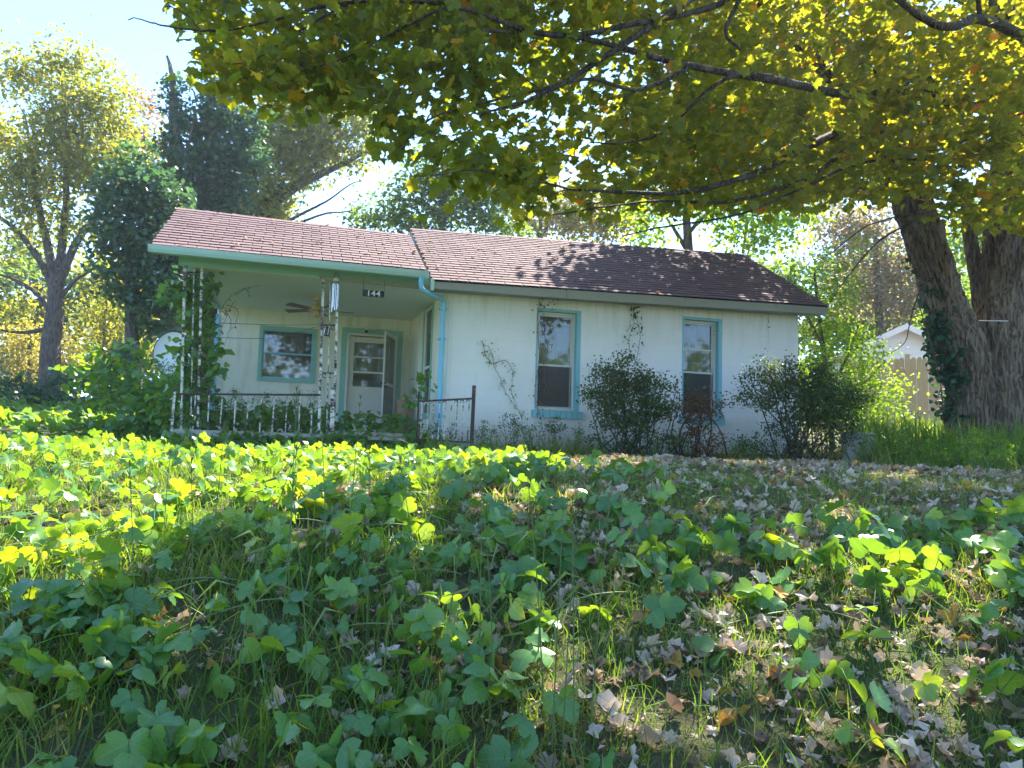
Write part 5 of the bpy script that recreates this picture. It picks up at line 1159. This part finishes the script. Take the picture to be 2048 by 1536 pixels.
shrub('broad olive shrub with a yellow-green top below the nearer tall window', [(1240, 760, 42, 11.9, .6), (1200, 745, 32, 11.9, .6), (1290, 770, 42, 11.9, .6), (1230, 800, 50, 11.8, .6), (1300, 810, 44, 11.8, .6), (1185, 790, 30, 11.8, .6), (1340, 770, 26, 11.9, .6), (1250, 720, 24, 12, .6), (1270, 845, 44, 11.8, .5), (1215, 840, 36, 11.8, .5), (1190, 885, 24, 11.9, .6), (1250, 890, 26, 11.8, .6), (1300, 885, 28, 11.8, .6), (1345, 880, 26, 11.9, .6), (1330, 820, 30, 11.9, .6)], M['azalea'], 92, 14, .052, 26, (1265, 905), 0, .95)
shrub('small withered reddish-brown shrub in front of the farther window', [(1400, 800, 30, 12.2, .6), (1375, 820, 30, 12.1, .6), (1420, 830, 28, 12.1, .6), (1395, 860, 34, 12.1, .5), (1400, 895, 26, 12.0, .6), (1435, 890, 24, 12.0, .6), (1440, 800, 18, 12.1, .5)], M['brownleaf'], 95, 11, .055, 14, (1395, 905), .1, 1)
shrub('wide dark shrub with bare lower stems at the right end of the wall', [(1500, 760, 30, 12.0, .7), (1530, 735, 30, 12.0, .7), (1560, 765, 40, 12, .7), (1600, 770, 44, 12, .7), (1650, 770, 44, 12, .8), (1540, 800, 38, 11.9, .7), (1620, 815, 55, 11.9, .8), (1680, 800, 36, 12, .8), (1565, 850, 36, 11.9, .6), (1655, 850, 40, 11.9, .7), (1490, 800, 26, 12, .6), (1690, 840, 34, 12, .7), (1480, 885, 24, 11.9, .6), (1530, 890, 28, 11.9, .6), (1590, 890, 30, 11.9, .6), (1650, 885, 30, 11.9, .6), (1700, 880, 26, 11.9, .6), (1710, 790, 34, 12.1, .8), (1580, 725, 24, 12, .7), (1640, 735, 30, 12, .7)], M['azalea'], 78, 14, .050, 34, (1590, 905), 0, .9)
S_ = [((1470, 800), (1450, 770)), ((1500, 840), (1470, 800))]

# ------------------------------------------------------------------ vines
def vine(label, paths, size, n_leaf, mat, rlo, rhi, rad=.006, tpl=(OVAL,), spread=.04, name='vine'):
    base = W3(*paths[0][0]); root = empty(name, base, 0, label, 'vine'); S = Scatter(); T = Scatter()
    for P in paths:
        Q = smoothline([W3(*p) for p in P], len(P) * 9); Q = Q + rng.normal(0, .006, Q.shape); V, F = tube_np(Q, np.linspace(rad, rad * .4, len(Q)), 5); T.tubes(V, F)
        seg = np.linalg.norm(np.diff(Q, axis=0), axis=1).sum(); k = int(n_leaf * seg)
        if k: c = Q[rng.integers(0, len(Q), k)]; leaves_around(S, c, tpl, 1, spread, size, rlo, rhi, flat=1, up=.7)
    T.build('stem', M['vstem'], root, base)
    if S.n: S.build('leaves', mat, root, base, kind='stuff')
    return root
v0 = -.03
vine('dark leafy vine hanging down the left side of the nearer tall window', [[(1080, 585, v0), (1076, 640, v0), (1078, 720, v0), (1070, 790, -.06), (1082, 840, -.1), (1090, 890, -.2)], [(1092, 590, v0), (1078, 612, v0)], [(1082, 650, v0), (1096, 700, v0), (1088, 760, v0), (1110, 800, v0)], [(1112, 588, v0), (1108, 600, v0), (1088, 616, v0)]], .055, 26, M['brownleaf'], .3, 1, spread=.05)
vine('sparse pale-leaved vine crossing the bare white wall', [[(965, 682, v0), (972, 712, v0), (985, 728, v0), (1000, 755, v0), (1012, 785, v0), (1032, 815, v0), (1052, 838, -.05), (1060, 880, -.2)], [(985, 728, v0), (1012, 722, v0), (1026, 745, v0), (1022, 780, v0), (1035, 815, v0)], [(975, 690, v0), (985, 712, v0), (988, 728, v0)]], .045, 44, M['straw'], 0, .5, .005)
vine('upright leafy vine climbing from the shrub to the eave between the windows', [[(1262, 720, -.2), (1258, 680, -.08), (1268, 640, -.05), (1258, 598, -.05)], [(1270, 730, -.2), (1280, 680, -.08), (1276, 650, -.05), (1270, 620, -.05), (1266, 600, -.05)]], .07, 38, M['azalea'], .1, .8, .005, spread=.05)
vine('thin withered creeper hanging from the eave near the right corner', [[(1538, 622, v0), (1536, 650, v0), (1537, 685, v0)]], .03, 22, M['brownleaf'], .0, .5, .003, spread=.012)
vine('bare reddish twigs reaching from the vine column under the porch ceiling', [[(430, 640, .3), (455, 600, .3), (480, 580, .3), (520, 572, .3)], [(440, 620, .3), (462, 640, .3), (450, 690, .3)], [(425, 600, .3), (432, 575, .3), (440, 560, .3)], [(400, 830, .2), (420, 740, .2), (450, 640, .2), (470, 600, .2)], [(452, 610, .3), (475, 620, .3), (470, 655, .3)], [(470, 590, .3), (492, 578, .3), (500, 590, .3)]], .045, 9, M['brownleaf'], 0, .8, .006, spread=.02)

# ------------------------------------------------------------------ kudzu
KP = (0, 3.0, float(gz(0, 3.0)))
kud = empty('kudzu', KP, 0, 'kudzu with broad three-part leaves creeping over the whole bank in front of the house', 'kudzu'); kb = np.array(KP)
def place(n, x0, x1, y0, y1):
    x = rng.uniform(x0, x1, n); y = rng.uniform(y0, y1, n); P = np.stack([x, y, gz(x, y)], 1); px, py = proj(P); return P, px, py
area = lambda x0, x1, y0, y1: (x1 - x0) * (y1 - y0)
def kdens(px, py, P):
    d = np.zeros(len(px)); L = px < 1120 - np.clip(py - 1000, 0, 600) * .12
    d[L] = 32; d[L & (py < 1010)] = 36; d[L & (py > 1250)] = 38
    soft = np.clip((1330 - px) / 300, 0, 1); q = ~L & (px < 1330) & (py > 945); d[q] = 13 * (.4 + .6 * soft[q])
    top = 1075 - (px - 1300) * .02; q = (px >= 1240) & (py > top) & (py < 1240 + np.clip(px - 1500, 0, 500) * .1); d[q] = 36
    q = (px > 850) & (py >= 1240); d[q] = np.where(d[q] > 20, 24, 12)
    d[(px > 1120) & (py < 945)] = .6; d[(px > 960) & (px < 1120) & (py < 935)] = 8; d[(py > 1330) & (px < 900)] = 40
    d[L & (py > 1230)] *= 1.5; d = d * np.clip(1 + .8 * n2(P[:, 0], P[:, 1], 1.4, 31), .2, 2)
    hl = hloc(P); d[(hl[:, 1] > -.35) & (hl[:, 0] > -5.7) & (hl[:, 0] < 5.6)] = 0
    return d
N_ = int(area(-8, 7, 1.7, 8.6) * 90); P, px, py = place(N_, -8, 7, 1.7, 8.6); q = (rng.random(N_) < 1.3 * kdens(px, py, P) / 90) & (np.linalg.norm(P - CAM, axis=1) > 1.75); P, px, py = P[q], px[q], py[q]; n = len(P)
crest = np.clip((1000 - py) / 100, 0, 1) * np.clip((900 - px) / 250, 0, 1)
hgt = rng.uniform(.05, .17, n) + crest * rng.uniform(-.02, .10, n) + np.where(rng.random(n) < .1, .06, 0); sz = rng.uniform(.060, .108, n) * np.where(px > 1000, 1.15, 1)
P[:, 2] += hgt; yaw = rng.random(n) * 6.283; R = rotm(yaw, rng.normal(-.15, .38, n), rng.normal(0, .38, n))
# blades turn a little towards the brighter, open side of the yard
def sunny(px, py):
    r = np.zeros(len(px), bool)
    for poly, p_ in LIT: r |= inpoly(px, py, poly)
    for x, y, a, b in SPOTS: r |= ((px - x) / a) ** 2 + ((py - y) / b) ** 2 < 1
    return r
gp_ = P.copy(); gp_[:, 2] = gz(P[:, 0], P[:, 1]); sx_, sy_ = proj(gp_); sun_ = sunny(sx_, sy_)
lean = rotm(np.full(n, 0.), np.where(sun_, rng.normal(-.65, .3, n), rng.normal(.25, .25, n)), np.where(sun_, rng.normal(.4, .25, n), rng.normal(-.15, .25, n))); R = lean @ R
rnd = np.clip(.62 * rng.random(n) ** 1.1 + .22 * (n2(P[:, 0], P[:, 1], 1.0, 41) + .5) + np.where(rng.random(n) < .10, .35, 0) + np.where((py < 1000) & (px < 1000), .12, 0), 0, 1); kk = rng.integers(0, 6, n)  # crest leaves start yellower, their sunlit look put into the colour
dist = np.linalg.norm(P - CAM, axis=1); show = (px > 0) & (px < 2048) & (py > 0) & (py < 1600); big = np.argsort(-np.where(show, sz / dist, 0))[:300]; isb = np.zeros(n, bool); isb[big] = True
KM = [[const_mesh('leaf', KUD[k], M['kudzu'], (j + .5) / 10) for j in range(10)] for k in range(6)]
for l in KM:
    for me in l: me.polygons.foreach_set('use_smooth', np.ones(len(me.polygons), bool))
place_parts('leaf', KM, big, P, R, sz, rnd, kk, kud, kb)
S = Scatter()
for k in range(6): q = (kk == k) & ~isb; S.put(KUD[k], P[q], R[q], sz[q], rnd[q])
# farther field on the left, single leaflets
def field(x0, x1, y0, y1, d_, s0, s1, hs):
    N_ = int(area(x0, x1, y0, y1) * d_); P, px, py = place(N_, x0, x1, y0, y1); hl = hloc(P)
    q = ~((hl[:, 0] > PL - .2) & (hl[:, 0] < RW + .3) & (hl[:, 1] > -.5)) & (n2(P[:, 0], P[:, 1], .8, 51) > -.55) & ((hl[:, 0] < -4.9) | (P[:, 0] < -2) | (hl[:, 1] < -.6)); P = P[q]; n = len(P)
    P[:, 2] += hs * (.45 + .55 * rng.random(n)) * (.75 + .5 * n2(P[:, 0], P[:, 1], .9, 52)); R = rotm(np.zeros(n), rng.normal(-.6, .35, n), rng.normal(.35, .3, n)) @ rotm(rng.random(n) * 6.283, rng.normal(-.15, .35, n), rng.normal(0, .35, n)); sc = rng.uniform(s0, s1, n); r_ = rng.random(n) * .95; k3 = rng.integers(0, 3, n)
    for i in range(3): S.put(KLEAF[i], P[k3 == i], R[k3 == i], sc[k3 == i], r_[k3 == i])
field(-11, .2, 8.6, 11.2, 62, .10, .15, .20); field(-17, -5.2, 11.2, 18, 42, .12, .18, .42)
C = blobs_to_clusters(K_HEAPS + [(160, 760, 34, 12.4), (230, 740, 30, 12.5), (280, 760, 36, 12.4), (320, 770, 34, 12.2), (345, 830, 34, 11.6), (170, 715, 28, 12.5), (250, 712, 34, 12.5), (300, 720, 30, 12.5)], 62, .5); C = C[C[:, 2] > gz(C[:, 0], C[:, 1])]; leaves_around(S, C, KLEAF, 7, .14, .12, 0, .9, up=.45)
# on the porch floor and along the railing, and up the corner post
hb = []
for x in np.arange(420, 660, 13):
    for yy in (838, 822): hb.append((x, yy + rng.normal(0, 5), 15, float(W3(x, 850, .5 + rng.random() * .9)[1])))
for x in np.arange(355, 835, 14): hb.append((x, 858 + rng.normal(0, 8) - (10 if x > 650 else 0), 20, float(at(0, 0, 1)[1] * 0 + (W3(x, 850, .5 + rng.random() * .8)[1])), 1.0))
for x, y, r_, v_ in ((700, 850, 24, 1.0), (740, 845, 24, 1.2), (780, 838, 26, 1.4), (810, 850, 26, .8), (760, 865, 20, .2), (680, 870, 20, .1), (820, 800, 16, .8), (840, 790, 14, .6), (850, 770, 14, .4), (852, 755, 10, .35), (800, 885, 20, -.4), (720, 885, 22, -.5), (690, 890, 20, -.6), (845, 880, 14, -.5)): hb.append((x, y, r_, W3(x, y, v_)[1]))
for x in np.arange(350, 850, 17): hb.append((x, 876 + rng.normal(0, 4), 13, W3(x, 876, -.22)[1]))
for y in np.arange(555, 860, 15):
    for x in (372, 392, 418 + 6 * math.sin(y * .05)): hb.append((x + rng.normal(0, 5), y, 15 if y > 620 else 12, W3(x, y, .12 + .15 * (x > 400))[1], 1.0))
for x, y in ((330, 590), (345, 570), (322, 600), (335, 575), (350, 700), (340, 760), (325, 830), (318, 800), (335, 860), (430, 700), (435, 740)): hb.append((x, y, 13, W3(x, y, -.02)[1]))
C = blobs_to_clusters(hb, 130, .3); leaves_around(S, C, KLEAF, 3, .06, .115, .05, .85, up=.5)
S.build('leaves', M['kudzu'], kud, kb, smooth=True, kind='stuff')
# runners
m = MB()
for k in range(20):
    x, y = rng.uniform(-3.5, 1.5), rng.uniform(2.2, 6.5); a = rng.uniform(-.6, .9); pts = []
    for j in range(12): x += math.cos(a) * .13; y += math.sin(a) * .10; a += rng.normal(0, .25); pts.append((x, y, float(gz(x, y)) + .05 + .05 * math.sin(j * .8 + k)))
    m.tube(smoothline(pts, 26), .0028, 5)
m.build('runner', M['stem'], kud, kb, kind='stuff')

# ------------------------------------------------------------------ fallen leaves
def fdens(px, py, P):
    d = np.clip((px - 350) / 900, .34, 1) * 135; d = np.where((py < 960) & (px < 1080), 4, d); d = np.where(py < 1060, d * .62, d); d = np.where(py > 1180, d * 1.25, d); d = np.where(px < 500, d * .5, d)
    return d * np.clip(1 + .9 * n2(P[:, 0], P[:, 1], 1.8, 61), .2, 1.8)
fallen = []
N_ = int(area(-4, 8.5, 1.7, 11.6) * 170); P, px, py = place(N_, -4, 8.5, 1.7, 11.6); hl = hloc(P)
q = (rng.random(N_) < fdens(px, py, P) / 170) & ~((hl[:, 0] > -5) & (hl[:, 0] < 5.6) & (hl[:, 1] > -.1)) & (np.linalg.norm(P - CAM, axis=1) > 1.9); P, px, py = P[q], px[q], py[q]; n = len(P)
P[:, 2] += rng.uniform(.008, .045, n); sz = .028 + .065 * rng.random(n) ** 1.3; R = rotm(rng.random(n) * 6.283, rng.normal(0, .55, n), rng.normal(0, .5, n)); rnd = rng.random(n); kk = rng.integers(0, 8, n)
show = (px > 0) & (px < 2048) & (py < 1536) & (py > 0); dist = np.linalg.norm(P - CAM, axis=1); big = np.argsort(-np.where(show, sz / dist, 0))[:300]; isb = np.zeros(n, bool); isb[big] = True
DM = [[const_mesh('fallen_leaf', DEAD[k], M['dead'], (j + .5) / 10) for j in range(10)] for k in range(8)]
def shade(r_): return ('dull brown' if r_ < .2 else 'greyish tan' if r_ < .5 else 'pale pinkish grey' if r_ < .8 else 'rusty orange')
for i in big:
    j = min(9, int(rnd[i] * 10)); o = link('fallen_leaf', DM[kk[i]][j], None); m_ = R[i] * sz[i]; p = P[i]
    o.matrix_world = Matrix(((m_[0][0], m_[0][1], m_[0][2], p[0]), (m_[1][0], m_[1][1], m_[1][2], p[1]), (m_[2][0], m_[2][1], m_[2][2], p[2]), (0, 0, 0, 1)))
    sh = ('dull brown', 'dull brown', 'greyish tan', 'greyish tan', 'pale grey', 'pale grey', 'pale pinkish', 'pale pinkish', 'whitish', 'golden yellow')[j]
    tag(o, f'{sh} curled maple leaf lying in the thin grass of the near bank', 'leaf', f'{sh} fallen leaves on the near bank')
S = Scatter()
for k in range(8): q = (kk == k) & ~isb; S.put(DEAD[k], P[q], R[q], sz[q], rnd[q])
# a few on the roofs
for (A0, A1, B1, B0, n_) in ((pE_L, pE_R, pR_R, pR_L, 26), (mE_L, mE_R, mR_R, mR_L, 130)):
    u_, v_ = rng.random(n_), rng.random(n_) ** .8; u_ = np.where(rng.random(n_) < .6, u_ ** .6, u_); Q = A0 + (A1 - A0) * u_[:, None]; Q2 = B0 + (B1 - B0) * u_[:, None]; Q = Q * (1 - v_[:, None]) + Q2 * v_[:, None]
    Wp = np.array([hw(*p) for p in Q]) + [0, 0, .035]; kx = rng.integers(0, 6, n_)
    for k in range(6): q = kx == k; S.put(DEAD[k], Wp[q], rotm(rng.random(q.sum()) * 6.28, rng.normal(.4, .3, q.sum()), rng.normal(0, .3, q.sum())), rng.uniform(.04, .07, q.sum()), rng.random(q.sum()))
N_ = 16000; P, px, py = place(N_, -3.5, 7.5, 1.9, 9); q = rng.random(N_) < fdens(px, py, P) / 150; P = P[q]; n = len(P); P[:, 2] += rng.uniform(.004, .02, n)
S.put(DIA, P, rotm(rng.random(n) * 6.283, rng.normal(0, .4, n), rng.normal(0, .4, n)), rng.uniform(.012, .04, n), rng.random(n) ** 1.6 * .9)
S.build('fallen_leaves', M['dead'], None, None, kind='stuff', label='carpet of smaller dry maple leaves over the lawn and roof')

# ------------------------------------------------------------------ grass
def grass(name, boxes, hfun, dfun, mat, label, wid=1.0, lean=.35):
    S = Scatter()
    for (x0, x1, y0, y1, D_) in boxes:
        N_ = int(area(x0, x1, y0, y1) * D_); P, px, py = place(N_, x0, x1, y0, y1); hl = hloc(P)
        q = (rng.random(N_) < dfun(px, py, P)) & ~((hl[:, 0] > PL - .1) & (hl[:, 0] < 5.55) & (hl[:, 1] > -.06)) & (np.linalg.norm(P - CAM, axis=1) > 1.5); P, px, py = P[q], px[q], py[q]; n = len(P)
        h = hfun(px, py, P, n); R = rotm(rng.random(n) * 6.283, rng.normal(0, lean, n), rng.normal(0, lean, n)); k = rng.integers(0, 4, n); r_ = np.clip(rng.random(n) * .75 + .3 * n2(P[:, 0], P[:, 1], 1.3, 71) + .08, 0, 1)
        for i in range(4): q = k == i; S.put(BLADE[i], P[q] - [0, 0, .01], R[q], h[q], r_[q])
    return S.build(name, M[mat], None, None, kind='stuff', label=label)
patch = lambda P, s, sd: np.clip(.8 + .9 * n2(P[:, 0], P[:, 1], s, sd), .08, 1)
grass('grass', [(-4.5, 4.2, 1.6, 4.2, 3000), (-6, 6.5, 4.2, 7, 1200), (-5, 8.5, 7, 10.5, 520), (-1, 10, 10.5, 13.2, 320)], lambda px, py, P, n: rng.uniform(.05, .17, n) * np.where(px < 900, 1.12, .85) * np.where(P[:, 1] > 8, .8, 1),
      lambda px, py, P: patch(P, 1.6, 81), 'grass', 'thin grass growing through the leaves on the bank')
def rightdens(px, py, P): return np.clip((px - 1690 - 60 * (P[:, 1] < 10.8)) / 120, 0, 1) * patch(P, 1.2, 82) * np.clip((P[:, 1] - 9.4 + .0 * P[:, 0]) / 1.2, 0, 1)
grass('tall_grass', [(4.2, 11, 9.4, 14.5, 900)], lambda px, py, P, n: rng.uniform(.3, .85, n) * np.clip((P[:, 1] - 8.9) / 2.6, .25, 1) * np.clip(.95 + .35 * n2(P[:, 0], P[:, 1], .8, 83), .5, 1.3), rightdens, 'grass', 'tall fine grass around the foot of the old maple', lean=.25)
def wall_d(px, py, P): hl = hloc(P); return np.clip(1 - np.abs(hl[:, 1] + .55) / .6, 0, 1) * (hl[:, 0] > -1.5) * (hl[:, 0] < 5.7) * np.where(hl[:, 0] < 1.3, 1, .35)
grass('wall_grass', [(-2.5, 6, 10.6, 14, 520)], lambda px, py, P, n: rng.uniform(.12, .38, n), wall_d, 'grass', 'ragged grass along the foot of the white wall')

# weeds: thin stems with small leaves, each a plant of its own
def weed(px, py, v, h, n_st, label, mat='azalea', size=.035, group=None, cat='weed', spread=.16, dens=34, name='weed'):
    b = W3(px, py, v) if v is not None else at(px, py, 5); b[2] = max(float(gz(b[0], b[1])), CH + .16 if (v is not None and 0 < v < 3 and px < 850) else -9) - .02
    root = empty(name, b, 0, label, cat, group); T = Scatter(); S = Scatter()
    for i in range(n_st):
        hh = h * rng.uniform(.55, 1.1); a = rng.random() * 6.283; e_ = b + np.array([math.cos(a) * spread * 1.4 * rng.random() ** .5, math.sin(a) * spread * .5, hh]); s0 = b + np.array([rng.normal(0, .05), rng.normal(0, .03), 0])
        Q = smoothline([s0, s0 * .5 + e_ * .5 + rng.normal(0, .03, 3), e_, e_ + [rng.normal(0, .08), 0, -.03]], 16); V, F = tube_np(Q, np.linspace(.0045, .0015, 16), 4); T.tubes(V, F, .4)
        k = int(dens * hh); c = Q[4 + (rng.random(k) ** .8 * 11).astype(int)]; leaves_around(S, c, (OVAL, DIA), 2, .035, size, 0, 1, flat=1, up=.7)
    T.build('stem', M['stem'], root, b); S.build('leaves', M[mat], root, b, kind='stuff'); return root
wl_ = [(455, 'farthest left'), (505, 'second'), (560, 'third'), (610, 'fourth')]
for k, (x, h) in enumerate(((448, .62), (492, .58), (540, .55), (590, .62), (628, .45))):
    weed(x, 860, .35 + .1 * (k % 2), h, 9, ('feathery weed rising by the vine-wrapped corner post', 'feathery weed under the left edge of the porch window', 'feathery weed under the middle of the porch window', 'feathery weed under the right edge of the porch window', 'short feathery weed close to the three-bar post')[k], 't_green', .022, 'feathery weeds behind the porch railing', spread=.24, dens=80)
for k, (x, y, h, lab) in enumerate(((975, 888, .5, 'bushy weed just right of the short step railing'), (1020, 888, .62, 'tall airy weed against the bare white wall'), (1060, 890, .5, 'weed left of the nearer window sill'), (1110, 892, .55, 'tangled weed below the blue brick sill'), (1150, 892, .45, 'low weed between the sill and the broad shrub'), (885, 888, .45, 'pale weed among the hooked balusters'), (835, 885, .4, 'weed with tiny white flowers beside the porch step'), (1345, 900, .35, 'low weed between the first two shrubs'), (1480, 900, .3, 'low weed left of the wide dark shrub'))):
    weed(x, y, -.35, h, 10, lab, 'azalea' if k % 2 else 't_green', .036, None, spread=.2, dens=40)
for k, (x, y, h, lab) in enumerate(((1790, 870, .5, 'yellow-lit weed in the grass left of the maple foot'), (1840, 900, .45, 'sunny weed at the edge of the mown leaves'), (1900, 905, .4, 'sunny weed below the maple trunk'), (1990, 900, .5, 'sunny leafy weed at the right edge of the yard'), (1945, 880, .5, 'sunny weed in front of the thick maple trunk'))):
    b = at(x, y, 11.0 - .3 * k); root = weed(x, y, hloc(b)[0][1], h, 12, lab, 't_bright', .045, None, spread=.3, dens=34)

# tall grass stalks standing in the kudzu
STALK = [(575, 1240, 3.2, 1.0), (560, 1330, 3.0, .9), (655, 1150, 3.6, .8), (700, 1040, 4.4, .8), (735, 1250, 3.1, .8), (1105, 1440, 2.5, .9), (1125, 1450, 2.5, .7), (1090, 1400, 2.7, 1.05), (1150, 1460, 2.45, .85), (960, 1300, 2.9, .7), (990, 1350, 2.8, .85), (890, 1280, 3, .6), (1075, 1300, 2.9, .9), (500, 1180, 3.4, .7),
         (620, 1420, 2.6, .8), (270, 1300, 3.0, .7), (380, 1250, 3.1, .7), (1180, 1420, 2.6, .8), (760, 1420, 2.6, .6), (420, 1100, 3.9, .7), (330, 1150, 3.6, .7), (1300, 1010, 5.2, .5), (840, 1200, 3.3, .7), (470, 1400, 2.7, .6)]
for k, (x, y, Y, h) in enumerate(STALK):
    b = at(x, y, Y); b[2] = float(gz(b[0], b[1])) - .01; m = MB(); lx_ = rng.normal(.0, .07); Q = smoothline([b, b + [lx_ * .4, 0, h * .5], b + [lx_, rng.normal(0, .04), h]], 18); m.tube(Q - b, np.linspace(.0032, .0012, 18), 5)
    for j in range(14):
        t_ = 15 + j * .2; p = Q[min(17, int(t_))] - b; a = rng.random() * 6.28; m.tube([p, p + [math.cos(a) * .012, math.sin(a) * .012, .022]], [.0025, .001], 4)
    for j in (3, 6, 9): p = Q[j] - b; a = rng.random() * 6.28; m.add([p, p + [math.cos(a) * .09, math.sin(a) * .09, .10], p + [math.cos(a) * .2, math.sin(a) * .2, .06], p + [math.cos(a) * .09 + .006, math.sin(a) * .09, .09]], [(0, 1, 2, 3)])
    o = m.build('grass_stalk', M['straw']); o.location = b; tag(o, 'thin pale seeded grass stalk standing above the kudzu leaves', 'grass stalk', 'tall grass stalks in the kudzu')

# woods across the road behind the camera, mirrored in the window panes
S = Scatter(); Q = np.stack([rng.uniform(-60, 60, 2600), rng.uniform(-30, -22, 2600), rng.random(2600) ** .8 * 15], 1); Q[:, 2] *= .75 + .35 * n2(Q[:, 0], Q[:, 0] * 0, .16, 91); Q[:, 2] += gz(Q[:, 0], Q[:, 1])
leaves_around(S, Q, (DIA2,), 8, .8, .55, 0, 1); S.build('roadside_woods', M['t_green'], None, None, kind='stuff', label='line of woods across the road')

# thin bright air that softens the far trees
m = MB(); m.box((-160, -65, -3.5), (160, 190, 17.5)); hz_ = m.build('haze', None, None, kind='stuff')
t = NT('air'); v_ = t.n('ShaderNodeVolumePrincipled', {'Color': (.80, .88, 1.0, 1), 'Density': HAZE, 'Anisotropy': .35}); t.t.links.new(v_.outputs[0], t.out.inputs['Volume']); hz_.data.materials.append(t.m)
